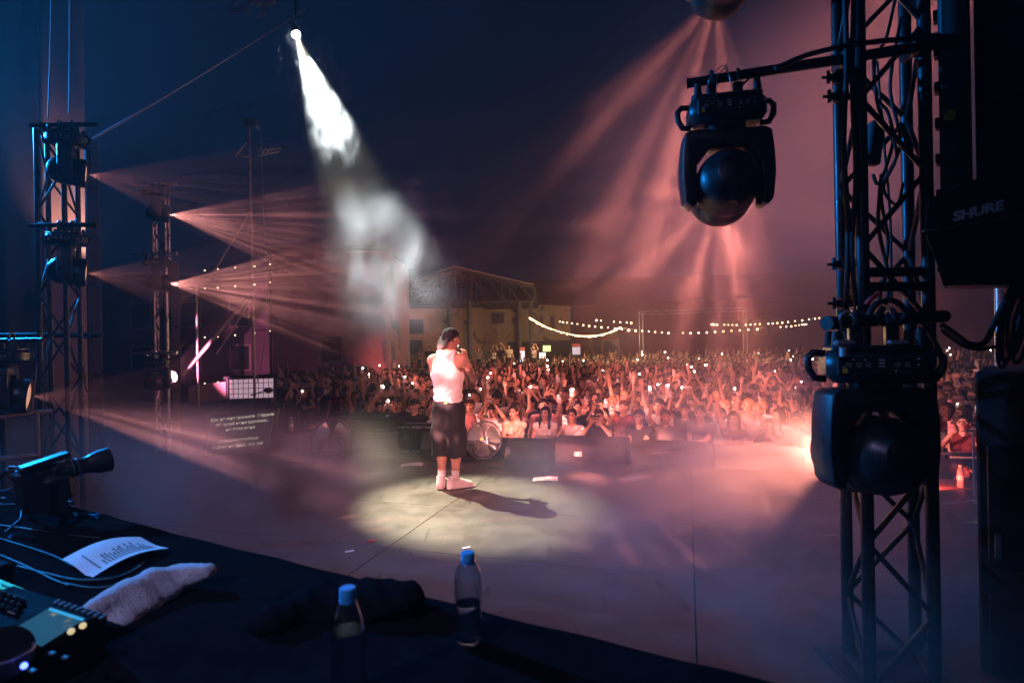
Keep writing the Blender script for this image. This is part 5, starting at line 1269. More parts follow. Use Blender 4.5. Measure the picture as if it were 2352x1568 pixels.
bm_ = thing('boom_microphone', 'dark boom microphone on a stand before the self-glowing tent', 'microphone', Vector((*P(588, 930, 12).xy, GZ))); o_ = bm_.location
MB().cyl(P(575, 908, 12) - o_, P(606, 898, 12) - o_, .012, .012, 8).build('boom', blackp, bm_, 40); g = MB(); g.ball(P(616, 896, 12) - o_, .075, 12, sq=(1.5, .7, .7)); g.build('windshield', blackr, bm_, 40); MB().cyl(P(584, 905, 12) - o_, (0, 0, 0), .014, .014, 8).build('stand', blackp, bm_, 40)

# ---- lyrics screen leaning on the stage
ls = thing('lyrics_screen', 'large black floor screen leaning back and showing lines of lyrics', 'screen', (G(462, 1047) + G(626, 1031)) / 2); o_ = ls.location
TL, BL, BR, TR = P(443, 956, 9.05), P(462, 1047, 8.72), P(626, 1031, 8.62), P(610, 943, 8.95)
BL.z = max(BL.z, .01); ux = (BR - BL).normalized(); uy = ((TL - BL) - ux * ux.dot(TL - BL)).normalized(); un = ux.cross(uy)
SM = Matrix((ux, uy, un)).transposed().to_4x4(); SM.translation = BL - o_; SW = (BR - BL).length; SH = (TL - BL).dot(uy)
MB().box((SW / 2, SH / 2, -.03), (SW, SH, .06), SM, b=.008).build('housing', blackp, ls)
scr = mat('screen_glass', (.012, .012, .016), .12, emit=(.10, .10, .16), es=.12)
MB().box((SW / 2, SH / 2, .002), (SW - .14, SH - .08, .003), SM).build('screen', scr, ls)
g = MB(); g.box((.065, SH / 2, .0035), (.006, SH - .1, .002), SM); g.box((SW - .065, SH / 2, .0035), (.006, SH - .1, .002), SM); g.build('bezel_line', mat('bezel_light', (.5, .45, .45), .4), ls)
txm = mat('screen_text', (.8, .8, .7), .4, emit=(.95, .95, .72), es=.62)
for i, (line, xo) in enumerate((('Как же мне прожить февраль', .0), ('Не пугай меня врачами,', .0), ('не лечи меня', 0.0), (None, 0), ('Слишком глубоко', 0.0), ('я даже не знал, что так', 0))):
    if not line: continue
    cu = bpy.data.curves.new('lyrics_line', 'FONT'); cu.body = line; cu.size = .073; cu.align_x = 'CENTER'; cu.extrude = .0005
    text_mesh('lyrics_line', cu, txm, ls, SM @ Matrix.Translation((SW / 2 + xo, SH - .125 - .091 * i, .005)))
for x in (.15, SW - .15): MB().cyl(SM @ Vector((x, SH * .8, -.06)), SM @ Vector((x, SH * .8, -.06)) + Vector((0, .35, 0)) - Vector((0, 0, (SM @ Vector((x, SH * .8, -.06)) + Vector((0, .35, 0)) + o_).z)), .014, .014, 8).build('prop_leg', black, ls, 40)
# cable from the column to the screen
cable('black cable lying between the middle left tower and the lyrics screen', [G(412, 1030) + Vector((0, 0, .01)), G(440, 1042) + Vector((0, 0, .01)), G(470, 1035) + Vector((0, 0, .012))], .008)

# ---- follow spot and front roof truss
fs = thing('follow_spot', 'bright white spotlight under the roof truss', 'stage light', FL); Q = frame(fd).to_4x4() @ Matrix.Diagonal((.62, .62, .62, 1))
MB().lathe([(.09, -.55), (.12, -.5), (.12, -.1), (.14, -.06), (.14, .0), (.12, .0), (.115, -.03)], 24, Q).build('barrel', black, fs, 40)
MB().lathe([(.115, -.03), (.06, -.015), (.001, -.01)], 24, Q).build('lens', mat('white_lens', (1, 1, 1), .1, emit=(1, .93, .8), es=120), fs, 40)
MB().tube([Q @ Vector((-.15, 0, -.25)), Vector((-.15, 0, .30)), Vector((.15, 0, .30)), Q @ Vector((.15, 0, -.25))], .012, 8).build('yoke', black, fs, 0)
spot(FL + fd.normalized() * .04, FA, (1.0, .88, .60), POWER['follow'], 17.5, .85, .02, fs)
ra, rb_ = P(470, -70, 10.6), P(1000, -110, 9.6)
rt = thing('roof_truss', 'roof truss at the top edge, red light painted into its tubes', 'truss', ra)
rtm = mat('red_light_tint_tube', (.35, .2, .2), .4, .6, var=.3, scale=4); dr = rb_ - ra; L_ = dr.length; F_ = frame(dr)  # red stage light is put into the tubes' base colour
offs = [F_ @ Vector((x, y, 0)) for x, y in ((-.2, -.2), (.2, -.2), (.2, .2), (-.2, .2))]
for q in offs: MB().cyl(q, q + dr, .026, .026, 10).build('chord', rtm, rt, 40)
for i in range(12):
    for k in range(4):
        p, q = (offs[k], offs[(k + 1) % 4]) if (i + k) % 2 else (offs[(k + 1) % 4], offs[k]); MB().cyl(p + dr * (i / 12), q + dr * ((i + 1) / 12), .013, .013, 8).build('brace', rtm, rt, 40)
MB().cyl(FL + Vector((0, 0, .3)) - ra, FL + Vector((0, 0, 1.35)) - ra, .02, .02, 8).build('drop_pipe', black, rt, 40)
ck = thing('roof_outrigger', 'roof outrigger of crossed tubes at the top edge, red light painted in', 'truss', P(600, 5, 10.2)); o_ = ck.location
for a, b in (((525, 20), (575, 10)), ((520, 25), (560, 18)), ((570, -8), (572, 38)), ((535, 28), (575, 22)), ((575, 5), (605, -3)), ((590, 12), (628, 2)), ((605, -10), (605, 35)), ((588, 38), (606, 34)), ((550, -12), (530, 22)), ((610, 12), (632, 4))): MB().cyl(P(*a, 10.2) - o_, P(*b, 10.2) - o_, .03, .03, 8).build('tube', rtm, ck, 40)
# blue wash lamps: one behind the camera, one off to the left
for lb, loc, d, W, cone in (('blue wash lamp high behind the camera', (-3.0, -2.2, 5.0), Vector((1.6, 5, -4.0)), POWER['wash'], 62), ('blue wash lamp beyond the left edge of the picture', (-7.6, 6.4, 4.8), Vector((1.0, -.55, -.12)), POWER['wash_l'], 84), ('amber wash lamp high beyond the right edge of the picture', tuple(P(2330, -230, 3.35)), Vector((-.42, .85, -.60)), POWER['amber'], 116)):
    wl = thing('wash_light', lb, 'stage light', loc, group='wash lamps outside the picture'); MB().lathe([(.1, -.3), (.16, -.25), (.17, .0), (.15, .0), (.14, -.03)], 24, frame(d).to_4x4()).build('housing', black, wl, 40)
    MB().cyl((0, 0, .1), (0, 0, 1.0), .02, .02, 8).build('drop_pipe', dark_alu, wl, 40)
    spot(wl.location + d.normalized() * .08, wl.location + d, ORANGE if 'amber' in lb else ((.52, .46, .98) if 'behind' in lb else BLUE), W, cone, .9, .12, wl)
# ================================================================== table in the foreground
TZ = 1.0
def T(px, py, dz=0.0): return G(px, py, TZ + dz)
E1 = T(1765, 1568); E0 = T(232, 1181); td = (E1 - E0).normalized(); E0 = E0 - td * 1.0; E1 = E1 + td * .35; LT_ = (E1 - E0).length
tn = Vector((td.y, -td.x, 0));  tn = tn if tn.y < 0 else -tn
tb = thing('table', 'long table under a black cloth in the foreground', 'table', (E0 + E1) / 2 + tn * .55 - Vector((0, 0, TZ))); o_ = tb.location
MB().box((0, 0, TZ - .03), (LT_ - .02, 1.08, .03), rotm(0, 0, math.atan2(td.y, td.x)), b=.004).build('table_top', blackw, tb)
for a in (-1, 1):
    for b in (-1, 1): MB().cyl((rotm(0, 0, math.atan2(td.y, td.x)) @ Vector((a * (LT_ / 2 - .1), b * .45, 0))), (rotm(0, 0, math.atan2(td.y, td.x)) @ Vector((a * (LT_ / 2 - .1), b * .45, TZ - .045))), .02, .02, 10).build('leg', black, tb, 40)
wr_ = random.Random(3); wv = [(wr_.uniform(3, 16), wr_.uniform(3, 16), wr_.uniform(0, 6), wr_.uniform(.2, 1)) for _ in range(14)]
def clothz(u, v): return .0030 * sum(a * math.sin(fx * u + fy * v + p + 1.3 * math.sin(2.3 * v + p)) for fx, fy, p, a in wv)
def cloth(u, v):
    x = u * LT_; s = v * 2.7; e = .004 * math.sin(5 * x) + .003 * math.sin(17 * x + 1)
    if s < .85: y, z = -.02 - .03 * math.sin(14 * x) * (1 - s / .85), TZ - .9 + s / .85 * .9
    elif s < 1.95: y, z = (s - .85), TZ
    else: y, z = 1.12 + .03 * math.sin(12 * x + 2) * (s - 1.95), TZ - (s - 1.95)
    z2 = z + (clothz(x, y) + .006 if abs(z - TZ) < .01 else 0)
    return E0 + td * x + tn * (y + e) + Vector((0, 0, z2 - TZ)) + Vector((0, 0, 0)) - o_ 
E0 = Vector((E0.x, E0.y, TZ)); E1 = Vector((E1.x, E1.y, TZ))
g = MB(); g.sheet(cloth, 130, 90); g.build('tablecloth', clothblack, tb, 0)

# ---- water bottles
pet = mat('clear_pet', (.62, .82, .98), .06, trans=.94, ior=1.25); 
pn_ = pet.node_tree; pb_ = pn_.nodes['Principled BSDF']; po_ = pn_.nodes['Material Output']      # thin clear plastic
tr_ = pn_.nodes.new('ShaderNodeBsdfTransparent'); tr_.inputs[0].default_value = (.86, .94, 1, 1); gl_ = pn_.nodes.new('ShaderNodeBsdfGlossy'); gl_.inputs['Roughness'].default_value = .12
lw_ = pn_.nodes.new('ShaderNodeLayerWeight'); lw_.inputs[0].default_value = .35; mr_ = pn_.nodes.new('ShaderNodeMapRange'); mr_.inputs[3].default_value = .10; mr_.inputs[4].default_value = .95
ms_ = pn_.nodes.new('ShaderNodeMixShader'); pn_.links.new(lw_.outputs['Facing'], mr_.inputs[0]); pn_.links.new(mr_.outputs[0], ms_.inputs[0]); pn_.links.new(tr_.outputs[0], ms_.inputs[1]); pn_.links.new(gl_.outputs[0], ms_.inputs[2]); pn_.links.new(ms_.outputs[0], po_.inputs['Surface'])
waterm = mat('water', (.93, .97, 1.0), .02, trans=1.0, ior=1.30); capm = mat('blue_cap', (.06, .48, .85), .35)
def big_bottle(label, c, prof, fill, capz, petal):
    t = thing('water_bottle', label, 'bottle', c)
    md = (lambda i, a: 1 - (.14 * (1 - min(1, prof[i][1] / .03)) if prof[i][1] < .03 else 0) * (.5 + .5 * math.cos(5 * a))) if petal else (lambda i, a: 1 + (.012 * math.cos(14 * a) if .05 < prof[i][1] < .12 else 0))
    MB().lathe(prof, 40, None, 0, md).build('bottle', pet, t, 60)
    wp = [(r - .0012, z + .0015) for r, z in prof if z < fill]; r_ = np.interp(fill, [z for r, z in prof], [r for r, z in prof]) - .0012; wp.append((float(r_), fill)); wp.append((.0005, fill + .0002))
    MB().lathe(wp, 40, None, 0).build('water', waterm, t, 60)
    cp = MB().lathe([(.0145, capz - .004), (.0152, capz), (.0152, capz + .014), (.0140, capz + .0165), (.001, capz + .0168)], 40, None, 0, lambda i, a: 1 + (.02 if i in (1, 2) else 0) * math.cos(36 * a)).build('cap', capm, t, 40)
    MB().lathe([(.0158, capz - .010), (.0158, capz - .005)], 30).build('neck_ring', capm, t, 40)
    return t
pA = [(.024, .0), (.030, .004), (.0325, .014), (.033, .05), (.0322, .10), (.033, .12), (.0325, .135), (.030, .155), (.025, .176), (.019, .196), (.0145, .208), (.0135, .214), (.0135, .222)]
pB = [(.018, .0), (.027, .008), (.0315, .022), (.032, .045), (.0295, .075), (.0285, .095), (.0305, .102), (.0295, .110), (.0312, .118), (.0315, .150), (.029, .172), (.020, .190), (.0145, .198), (.0135, .202), (.0135, .208)]
bA = G(798, 1350, TZ + .235); big_bottle('clear water bottle with blue cap nearest the bottom edge', (bA.x, bA.y, TZ + .006), pA, .150, .214, False)
bB = T(1078, 1488); big_bottle('clear water bottle with blue cap by the table edge', (bB.x, bB.y, TZ + .006), pB, .098, .198, True)

# ---- papers, towel, rolled black cloth
def quad_sheet(name, label, pts, dz, arch, cat):
    t = thing(name, label, cat, sum((T(*p) for p in pts), Vector()) / 4); o_ = t.location
    q = [G(p[0], p[1], TZ + d) for p, d in zip(pts, dz)]
    def fn(u, v):
        a = q[0].lerp(q[1], u); b = q[3].lerp(q[2], u); p = a.lerp(b, v); return p + Vector((0, 0, arch * math.sin(math.pi * u) + .004 * math.sin(5 * v + 2 * u))) - o_
    MB().sheet(fn, 20, 12).build('sheet', paper, t, 0); return t, fn
pt, fn = quad_sheet('set_list', 'curling printed set list sheet on the black table', [(142, 1284), (322, 1235), (388, 1260), (208, 1325)], (.03, .035, .02, .012), .022, 'paper')
g = MB()
def strip(u0, u1, v, h):
    q = [Vector(fn(u0, v)), Vector(fn(u1, v)), Vector(fn(u1, v + h)), Vector(fn(u0, v + h))]; g.add([p + Vector((0, 0, .0012)) for p in q], [(0, 1, 2, 3)])
pr_ = random.Random(8)
g.add([Vector(fn(u, v)) + Vector((0, 0, .0014)) for u, v in ((.14, .28), (.155, .26), (.165, .88), (.15, .90))], [(0, 1, 2, 3)])
for i in range(16):
    u = .24 + .042 * i; v = .30
    L = pr_.uniform(.25, .55) if i % 4 else .2
    vv = .86
    while vv > .86 - L:
        l = pr_.uniform(.04, .11); q = [Vector(fn(u, vv)), Vector(fn(u + .02, vv)), Vector(fn(u + .02, vv - l)), Vector(fn(u, vv - l))]; g.add([p + Vector((0, 0, .0012)) for p in q], [(0, 1, 2, 3)]); vv -= l + .02
g.build('printed_lines', ink, pt)
def blob(name, label, cat, segs, h, noise, m_, sq=(1, 1, .7), k=.03):
    pts = [Vector(p) for p, r in segs]; c = sum(pts, Vector()) / len(pts); c.z = TZ
    lo = [min(p[i] for p in pts) - .13 for i in range(3)]; hi = [max(p[i] for p in pts) + .13 for i in range(3)]; lo[2] = TZ - .02
    s = SDF(Vector(lo) - c, Vector(hi) - c, h)
    for (a, ra), (b, rb) in zip(segs[:-1], segs[1:]): s.cone(Vector(a) - c, Vector(b) - c, ra, rb, k, 0, sq)
    s.warp(noise); s.cut(lambda X, Y, Z: .004 - Z)
    t = thing(name, label, cat, c); link('cloth', skin_of(s).mesh('cloth', [m_]), t); return t
towelm = mat('white_terry', (.70, .68, .70), 1.0, bump=.9, bscale=260)
tsegs = [[((225, 1392), .05, .030), ((285, 1362), .05, .036), ((350, 1330), .05, .034), ((410, 1314), .05, .026), ((474, 1306), .06, .022)], [((245, 1408), .022, .042), ((300, 1385), .024, .048), ((360, 1352), .024, .040), ((420, 1332), .03, .028), ((472, 1318), .045, .022)], [((280, 1425), .014, .030), ((330, 1390), .014, .032), ((390, 1358), .016, .026)]]
pc_ = T(350, 1360); s = SDF(Vector((-.36, -.36, -.01)), Vector((.36, .36, .16)), .0055)
for sg_ in tsegs:
    q = [(G(p[0], p[1], TZ + dz) - pc_, r) for p, dz, r in sg_]
    for (a, ra), (b, rb) in zip(q[:-1], q[1:]): s.cone(a, b, ra, rb, .012, 0, (1.15, 1.15, .75))
s.warp(lambda X, Y, Z: .0022 * np.sin(60 * X + 34 * Y + 20 * Z) * np.sin(48 * Y - 20 * X) + .0010 * np.sin(210 * X) * np.sin(190 * Y + 90 * Z)); s.cut(lambda X, Y, Z: .006 - Z)
tt_ = thing('towel', 'crumpled white towel on the black table', 'towel', pc_); link('cloth', skin_of(s).mesh('cloth', [towelm]), tt_)
blob('rolled_jacket', 'rolled black jacket at the far table edge', 'jacket', [(G(640, 1425, TZ + .01), .055), (G(740, 1385, TZ + .015), .06), (G(840, 1380, TZ + .03), .055), (G(930, 1372, TZ + .04), .052)], .007,
     lambda X, Y, Z: .005 * np.abs(np.sin(55 * X + 30 * Y + 2 * np.sin(20 * Z))) + .005 * np.sin(34 * Y - 60 * Z + 18 * X), clothblack, (1.25, 1.25, .75))
props(MB().box((0, 0, .008), (.05, .02, .004), Matrix.Translation(T(450, 1418)) @ rotm(0, 0, -.5)).build('tape_strip', mat('green_tape_dim', (.03, .35, .08), .6)), 'small green tape tab on the tablecloth', 'tape')

gearm = mat('matt_gear_black', (.005, .005, .006), .85, var=.3, scale=20, spec=.04)
# ---- deck player with lit screen, lower left
DZ = .085
c0 = G(250, 1412, TZ + DZ); ax1 = (G(115, 1394, TZ + DZ) - G(196, 1420, TZ + DZ)).normalized(); ax2 = Vector((-ax1.y, ax1.x, 0)); ax2 = ax2 if ax2.y < 0 else -ax2
dj = thing('media_player', 'black media player with a lit teal screen in the lower left corner', 'player', Vector((c0.x, c0.y, TZ + .006)))
DM = Matrix((ax1, ax2, Vector((0, 0, 1)))).transposed().to_4x4()
MB().box((.20, .22, DZ / 2), (.40, .44, DZ), DM, b=.008).build('body', gearm, dj)
def DJ(px, py, z=0): return G(px, py, TZ + DZ + .008 + z) - dj.location
sc_ = mat('player_screen', (.02, .05, .06), .15, emit=(.08, .30, .36), es=.34); nt, b_ = nodes_of(sc_)
tc = nt.nodes.new('ShaderNodeTexCoord'); vo = nt.nodes.new('ShaderNodeTexNoise'); vo.inputs['Scale'].default_value = 28; nt.links.new(tc.outputs['Object'], vo.inputs['Vector'])
cr = nt.nodes.new('ShaderNodeValToRGB'); cr.color_ramp.elements[0].position = .62; cr.color_ramp.elements[0].color = (.04, .20, .27, 1); cr.color_ramp.elements[1].position = .76; cr.color_ramp.elements[1].color = (.8, .75, .35, 1); nt.links.new(vo.outputs['Fac'], cr.inputs[0]); nt.links.new(cr.outputs[0], b_.inputs['Emission Color'])
g = MB(); g.add([DJ(22, 1449), DJ(115, 1394), DJ(196, 1420), DJ(95, 1484)] + [DJ(22, 1449, -.006), DJ(115, 1394, -.006), DJ(196, 1420, -.006), DJ(95, 1484, -.006)], [(0, 1, 2, 3), (7, 6, 5, 4), (0, 4, 5, 1), (1, 5, 6, 2), (2, 6, 7, 3), (3, 7, 4, 0)])
so = g.build('screen', sc_, dj)
g = MB(); g.add([DJ(117, 1395, .001), DJ(195, 1420, .001), DJ(188, 1425, .001), DJ(110, 1400, .001)], [(0, 1, 2, 3)]); g.build('screen_header', mat('screen_cyan', (.1, .3, .35), .3, emit=(.05, .5, .65), es=.5), so)
for px_, py_, m_ in ((163, 1449, mat('lit_button', (.6, .5, .3), .3, emit=(1, .8, .4), es=.7)), (190, 1436, MATS['lit_button'])): MB().cyl(DJ(px_, py_, -.006), DJ(px_, py_, .01), .007, .006, 12).build('button', m_, dj, 40)
kr = random.Random(5)
for i in range(9):
    for j in range(2):
        p = DJ(125, 1385).lerp(DJ(245, 1424), i / 9) + Vector((0, 0, .0)) + (DJ(30, 1440) - DJ(115, 1394)) * (.10 * j - .12)
        MB().box((0, 0, 0), (.014, .008, .006), Matrix.Translation(p) @ DM, b=.002).build('key', mat('key_grey', (.06, .06, .07), .4) if 'key_grey' not in MATS else MATS['key_grey'], dj)
MB().cyl(DJ(8, 1500, -.01), DJ(8, 1500, .004), .05, .05, 32).build('jog_wheel', blackp, dj, 40); g = MB(); cj = DJ(8, 1500, .006); g.tube([cj + Vector((.047 * math.cos(a), .047 * math.sin(a), 0)) for a in [2 * math.pi * k / 32 for k in range(32)]], .003, 6, 0, None, True); g.build('jog_ring', mat('jog_ring_m', (.5, .5, .55), .3, .6), dj, 0)
MB().ball(DJ(55, 1528, .002), .006, 10).build('blue_indicator', mat('blue_led', (.1, .1, 1), .3, emit=(.06, .10, 1), es=9), dj)
for px_, py_ in ((30, 1520), (150, 1510), (120, 1500), (75, 1540)): MB().box((0, 0, 0), (.018, .010, .006), Matrix.Translation(DJ(px_, py_)) @ DM, b=.002).build('button', MATS['key_grey'], dj)
# mixer behind it with a taped strip
mxr = thing('audio_mixer', 'black audio mixer marked with a bright green tape strip at the left edge', 'mixer', T(-40, 1370)); o_ = mxr.location
MB().box((.13, .06, .04), (.30, .26, .075), DM, b=.008).build('body', gearm, mxr)
def MX(px, py, z=0): return G(px, py, TZ + .088 + z) - o_
g = MB(); pts_ = [MX(-30, 1322), MX(2, 1331), MX(76, 1360), MX(60, 1374), MX(0, 1350), MX(-30, 1340)]; g.add(pts_ + [p - Vector((0, 0, .006)) for p in pts_], [tuple(range(6)), tuple(range(6, 12))[::-1]] + [((i + 1) % 6, i, 6 + i, 6 + (i + 1) % 6) for i in range(6)]); gt = g.build('tape_strip', mat('fluorescent_green_tape', (.10, .75, .12), .6, emit=(.03, .5, .06), es=.25), mxr)
g = MB()
for i in range(11):
    a = MX(2 + 5.6 * i, 1338 + 2.2 * i, .001); b = MX(5 + 5.6 * i, 1346 + 2.2 * i, .001); c = MX(8 + 5.6 * i, 1341 + 2.2 * i, .001); g.tube([a, b, c], .0011, 4)
g.build('handwriting', ink, gt)
for i in range(6):
    for j in range(3): MB().cyl(MX(-20 + 14 * i - 8 * j, 1352 + 5 * i + 12 * j, -.002), MX(-20 + 14 * i - 8 * j, 1352 + 5 * i + 12 * j, .015), .006, .005, 10).build('knob', blackr, mxr, 40)
MB().box((0, 0, 0), (.035, .012, .008), Matrix.Translation(MX(28, 1408)) @ DM, b=.003).build('fader_cap', mat('fader_grey', (.4, .4, .42), .4), mxr)
# ---- power brick, connectors and cables
ab = thing('power_adapter', 'grey-black power brick among cables at the left of the table', 'power brick', T(140, 1178)); MB().box((0, 0, .028), (.11, .06, .045), rotm(0, 0, -.4), b=.008).build('housing', mat('brick_plastic', (.04, .045, .05), .45), ab); MB().box((.055, -.035, .03), (.03, .018, .014), rotm(0, 0, -.4), b=.004).build('plug', MATS['grey_lever_0'], ab)
cgrey = mat('grey_cable', (.05, .055, .065), .5); cblk = blackr
tl = [('grey cable curving over the power brick', [(54, 1175), (112, 1178), (128, 1162), (155, 1158), (168, 1164)], .004, cgrey, .05), ('grey cable running in from the left edge', [(-10, 1158), (30, 1157), (62, 1156), (95, 1160)], .004, cgrey, .03), ('thin grey cable looping under the video camera', [(95, 1108), (55, 1130), (46, 1142), (70, 1152), (100, 1160)], .003, cgrey, .03),
      ('black cable snaking beside the green tape', [(-5, 1235), (60, 1255), (120, 1275), (170, 1300), (215, 1318)], .005, cblk, .01), ('black cable under the set list', [(40, 1300), (110, 1318), (180, 1332), (260, 1328), (310, 1308), (330, 1290)], .007, cblk, .012), ('dark cable across the left of the table', [(-5, 1205), (70, 1215), (150, 1228), (230, 1235)], .005, cgrey, .008),
      ('black cable near the left screen edge', [(0, 1275), (60, 1300), (120, 1330), (160, 1345)], .006, cblk, .012), ('short grey cable arc left of the brick', [(48, 1172), (46, 1190), (30, 1205), (10, 1222)], .004, cgrey, .01), ('black cable ending below the towel', [(150, 1340), (210, 1350), (260, 1345), (290, 1330)], .006, cblk, .012), ('thin cable between brick and table edge', [(165, 1178), (185, 1185), (205, 1180), (225, 1190)], .003, cgrey, .012)]
for lb, pts, r, m_, dz in tl: cable(lb, [T(x, y, dz) for x, y in pts], r * .62, m_, group='cables lying on the table')
for k, (x, y, m_, lb) in enumerate(((112, 1160, red_tape, 'red cable connector beside the power brick'), (96, 1159, white_pl, 'white cable plug beside the red connector'), (72, 1108, red_tape, 'red cable connector under the video camera'), (186, 1180, alu, 'bundle of bright metal plugs at the table edge'), (222, 1186, mat('blue_plug', (.02, .25, .8), .4), 'small blue plug at the table edge'), (24, 1236, MATS['blue_plug'] if 'blue_plug' in MATS else capm, 'dark blue plug lying at the left edge'), (7, 1148, white_pl, 'small white adapter at the left edge'))):
    t = thing('cable_plug', lb, 'plug', T(x, y, .008)); MB().box((0, 0, .006), (.028, .012, .012), rotm(0, 0, .3 + k), b=.003).build('housing', m_, t); MB().cyl((.014, .0, .006), (.03, .006, .006), .004, .003, 8, M=rotm(0, 0, .3 + k)).build('strain_relief', blackr, t, 40)

# ---- video camera on a small tripod
vc = thing('video_camera', 'black video camera on a small tripod at the far table end', 'camera', T(120, 1178)); o_ = vc.location; YC = 2.28
def V(px, py, dy=0): return P(px - 16, py, YC + dy) - o_
ld = (V(232, 1062, .12) - V(130, 1088)).normalized(); LMx = frame(ld).to_4x4()
def LMt(p): m_ = LMx.copy(); m_.translation = p; return m_
BM_ = Matrix((ld, Vector((0, 0, 1)).cross(ld).normalized(), ld.cross(Vector((0, 0, 1)).cross(ld)).normalized())).transposed().to_4x4()
def BMt(p): m_ = BM_.copy(); m_.translation = p; return m_
MB().box((0, 0, 0), (.15, .09, .12), BMt(V(108, 1105)), b=.012).build('body', blackp, vc)
MB().box((0, 0, 0), (.09, .07, .10), BMt(V(150, 1118)), b=.015).build('grip', blackr, vc)
MB().lathe([(.030, 0), (.034, .01), (.034, .035), (.037, .04), (.037, .075), (.034, .08), (.036, .11), (.040, .115), (.040, .125)], 28, LMt(V(145, 1085))).build('lens', blackp, vc, 40)
MB().lathe([(.040, .12), (.047, .14), (.050, .185), (.048, .185), (.045, .14), (.038, .12)], 28, LMt(V(145, 1085)), 0, lambda i, a: 1 + (.0 if i not in (2, 3) else .04 * math.cos(4 * a))).build('lens_hood', blackr, vc, 40)
g = MB(); [g.lathe([(.0375, z), (.0378, z + .004)], 28, LMt(V(145, 1085))) for z in (.048, .066)]; g.build('lens_ring', alu, vc, 40); MB().box((0, -.037, .06), (.014, .004, .018), LMt(V(145, 1085))).build('lens_label', white_pl, vc)
MB().box((0, 0, 0), (.17, .075, .022), BMt(V(118, 1060)) @ rotm(0, -.12, 0), b=.008).build('top_monitor', blackp, vc); MB().box((0, 0, 0), (.05, .05, .04), BMt(V(85, 1075)), b=.008).build('monitor_mount', blackp, vc)
MB().box((0, 0, 0), (.04, .05, .03), BMt(V(150, 1078)), b=.006).build('hot_shoe', black, vc)
g = MB(); g.tube([V(75, 1082), V(35, 1080), V(10, 1100), V(-12, 1101)], .009, 8); g.build('arm', black, vc, 0); g = MB(); g.tube([V(72, 1075), V(35, 1072)], .005, 6); g.build('rod', dull, vc, 0); g = MB(); g.tube([V(30, 1078), V(72, 1122)], .012, 8); g.build('brace_arm', black, vc, 0)
MB().box((0, 0, 0), (.13, .10, .06), BMt(V(105, 1140)), b=.012).build('tripod_head', black, vc); MB().cyl(V(125, 1145), V(125, 1160), .03, .03, 14).build('pan_base', black, vc, 40)
for dx, dy, py in ((-60, -.12, 1188), (75, .04, 1176), (20, .2, 1158)):
    e = T(125 + dx, py, .01) - o_; MB().cyl(V(120, 1148), e, .011, .009, 8).build('leg', black, vc, 40)
g = MB(); g.sheet(lambda u, v: V(70 + 100 * u, 1110 + 70 * v, -.06 - .05 * v + .02 * math.sin(9 * u)), 12, 8); o = g.build('rain_cover', clothblack, vc, 0); o.modifiers.new('thickness', 'SOLIDIFY').thickness = .004
cable('thin strap hanging left of the video camera', [P(-5, 1130, 2.35), P(30, 1122, 2.3), P(62, 1112, 2.3), P(80, 1108, 2.3)], .004, blackr, 'strap', name='strap')

# ================================================================== lights and things behind the crowd
def string_lights(label, pts, n, Y, r, skip=(), glow=()):
    t = thing('string_lights', label, 'string lights', P(*pts[0], Y), group='bulb strings over the crowd'); o_ = t.location; k = len(pts)
    def at(f):
        f *= k - 1; i = min(int(f), k - 2); t_ = f - i; p0, p1, p2, p3 = [Vector((*pts[max(0, min(k - 1, j))], 0)) for j in (i - 1, i, i + 1, i + 2)]
        q = .5 * ((2 * p1) + (p2 - p0) * t_ + (2 * p0 - 5 * p1 + 4 * p2 - p3) * t_ * t_ + (3 * p1 - p0 - 3 * p2 + p3) * t_ ** 3); return P(q.x, q.y, Y) - o_
    MB().tube([at(i / 40) for i in range(41)], .008, 4).build('wire', blackr, t)
    bm__ = MB().ball((0, 0, -.06), r, 8).mesh('bulb', bulb_m)
    for i in range(n):
        if i in skip: continue
        b = link('bulb', bm__, t); b.location = at(i / (n - 1)); s_ = RND.uniform(.75, 1.2); b.scale = (s_, s_, s_)
    for f in glow:
        l_ = bpy.data.lights.new('lamp', 'POINT'); l_.energy = POWER['bulbs'] * max(1, n / 15); l_.color = (1, .62, .3); l_.shadow_soft_size = .3
        lo_ = bpy.data.objects.new('lamp', l_); COL.objects.link(lo_); lo_.parent = t; lo_.location = at(f) + Vector((0, -.1, -.2))
string_lights('densely spaced warm bulb string sagging beside the hall', [(1217, 728), (1262, 752), (1330, 769), (1385, 766), (1425, 750)], 46, 33, .05, (), (.15, .6))
string_lights('long warm bulb string sagging low over the crowd', [(1286, 736), (1360, 746), (1460, 756), (1560, 762), (1680, 757), (1800, 748), (1852, 742)], 40, 28, .04, (19, 30, 31), (.3, .75))
string_lights('upper warm bulb string at right over the crowd', [(1635, 742), (1680, 744), (1740, 742), (1800, 738), (1882, 728)], 24, 32, .045, (3, 8, 13))
string_lights('short warm bulb string left of the red building\'s wall', [(1370, 733), (1410, 737), (1450, 739)], 7, 34, .05, (2,))
for k, yy in enumerate((608, 650, 762, 868)):
    string_lights('faint tiny bulb string by the scaffold mast, %s from top' % ordw(k), [(470, yy + 8), (540, yy + 2), (620, yy - 6)], 5, 16, .016)
vn = thing('van', 'delivery van, yellow lamplight painted in, with dark windscreen and red roof stripe', 'van', Vector((*P(1404, 830, 46).xy, GZ))); w_ = 46 * 42 / FPX; vn.scale = (1, 1, 1.36)
MB().box((0, 1.8, 1.35), (w_, 3.6, 1.9), b=.18).build('body', mat('van_lamplight_tint', (.5, .36, .12), .4, var=.1, scale=2), vn)  # yellow glow of the bulb strings is put into the body colour
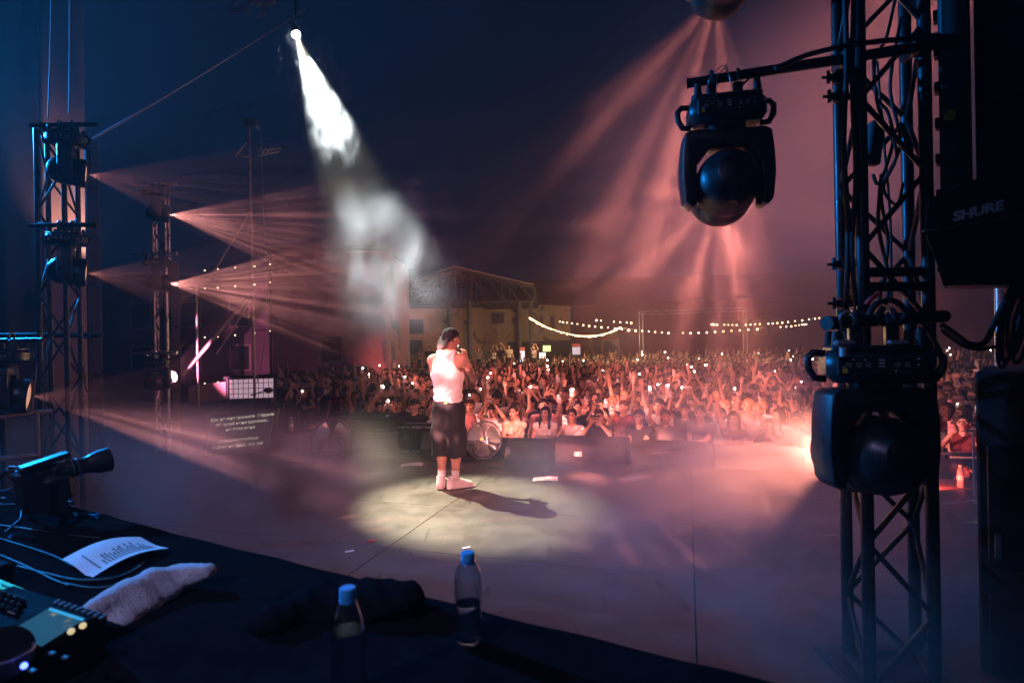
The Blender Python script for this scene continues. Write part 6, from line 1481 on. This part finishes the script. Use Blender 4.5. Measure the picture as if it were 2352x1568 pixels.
MB().prism([(-w_ / 2 + .1, 1.3), (w_ / 2 - .1, 1.3), (w_ / 2 - .2, 2.02), (-w_ / 2 + .2, 2.02)], .06, Matrix.Translation((0, -.02, 0))).build('windscreen', glassm, vn); MB().box((0, -.03, 2.15), (w_ - .3, .05, .14)).build('roof_stripe', mat('red_stripe', (.45, .05, .04), .5), vn)
MB().box((0, .8, 2.42), (w_ - .25, 1.4, .22), b=.06).build('roof_hood', MATS['van_lamplight_tint'], vn)
for x in (-1, 1):
    MB().cyl((x * (w_ / 2 - .1), .7, .38), (x * (w_ / 2 + .02), .7, .38), .36, .36, 18).build('wheel', blackr, vn, 40); MB().box((x * (w_ / 2 - .2), -.02, .9), (.22, .05, .14), b=.03).build('headlight', white_pl, vn); MB().box((x * (w_ / 2 + .1), .25, 1.5), (.1, .12, .28), b=.03).build('mirror', blackp, vn)
def fridge(label, px_, y0, y1, Y, w, col, es, hdr):
    a = P(px_, y1, Y); t = thing('drinks_fridge', label, 'fridge', (a.x, Y, GZ)); zt_ = P(px_, y0, Y).z - GZ; zb_ = a.z - GZ
    MB().box((0, .35, zt_ / 2), (w, .6, zt_), b=.03).build('housing', steel, t); MB().box((0, .03, (zt_ + zb_) / 2 - .12), (w - .1, .03, zt_ - zb_ - .3), b=.005).build('lit_door', mat('fridge_glow_%d' % px_, (.7, .7, .8), .4, emit=col, es=es), t); MB().box((0, .03, zt_ - .14), (w - .08, .04, .2), b=.005).build('header', mat('header_%d' % px_, hdr, .5, emit=hdr, es=.5), t)
fridge('tall white-lit drinks fridge before the hall', 1200, 796, 832, 36.5, .40, (.75, .78, 1.0), 1.1, (.5, .1, .08))
fridge('red-headed drinks fridge with a pale lit door right of the hall', 1324, 788, 815, 40, .66, (.6, .6, .85), .6, (.45, .05, .04))
sg = thing('menu_sign', 'pair of small bright menu signs right of the lit fridge', 'sign', Vector((*P(1250, 830, 37).xy, GZ))); o_ = sg.location
for x, y, w, c in ((1256, 800, .5, (.55, .8, .35)), (1246, 816, .42, (.8, .75, .75))): MB().box(P(x, y, 37) - o_, (w, .05, .38)).build('panel', mat('sign_%d' % x, (.6, .7, .5), .5, emit=c, es=1.3), sg)
MB().cyl(P(1252, 808, 37.1) - o_, (0, .1, 0), .03, .03, 8).build('post', steel, sg, 40)
gp = thing('truss_arch', 'thin far truss arch over the right half of the crowd', 'truss', Vector((*P(1590, 830, 38).xy, GZ))); o_ = gp.location
for y0, y1 in ((715, 706), (723, 714)): MB().cyl(P(1466, y0, 38) - o_, P(1716, y1, 38) - o_, .022, .022, 6).build('chord', alu, gp)
for i in range(24): a = P(1466 + 250 * i / 24, 715 - 9 * i / 24 + (8 if i % 2 else 0), 38) - o_; b = P(1466 + 250 * (i + 1) / 24, 715 - 9 * (i + 1) / 24 + (0 if i % 2 else 8), 38) - o_; MB().cyl(a, b, .014, .014, 5).build('web', alu, gp)
for x, y in ((1468, 715), (1476, 715), (1706, 707), (1715, 706)): MB().cyl(P(x, y, 38) - o_, Vector((P(x, y, 38).x, 38, GZ)) - o_, .022, .022, 6).build('leg', alu, gp)
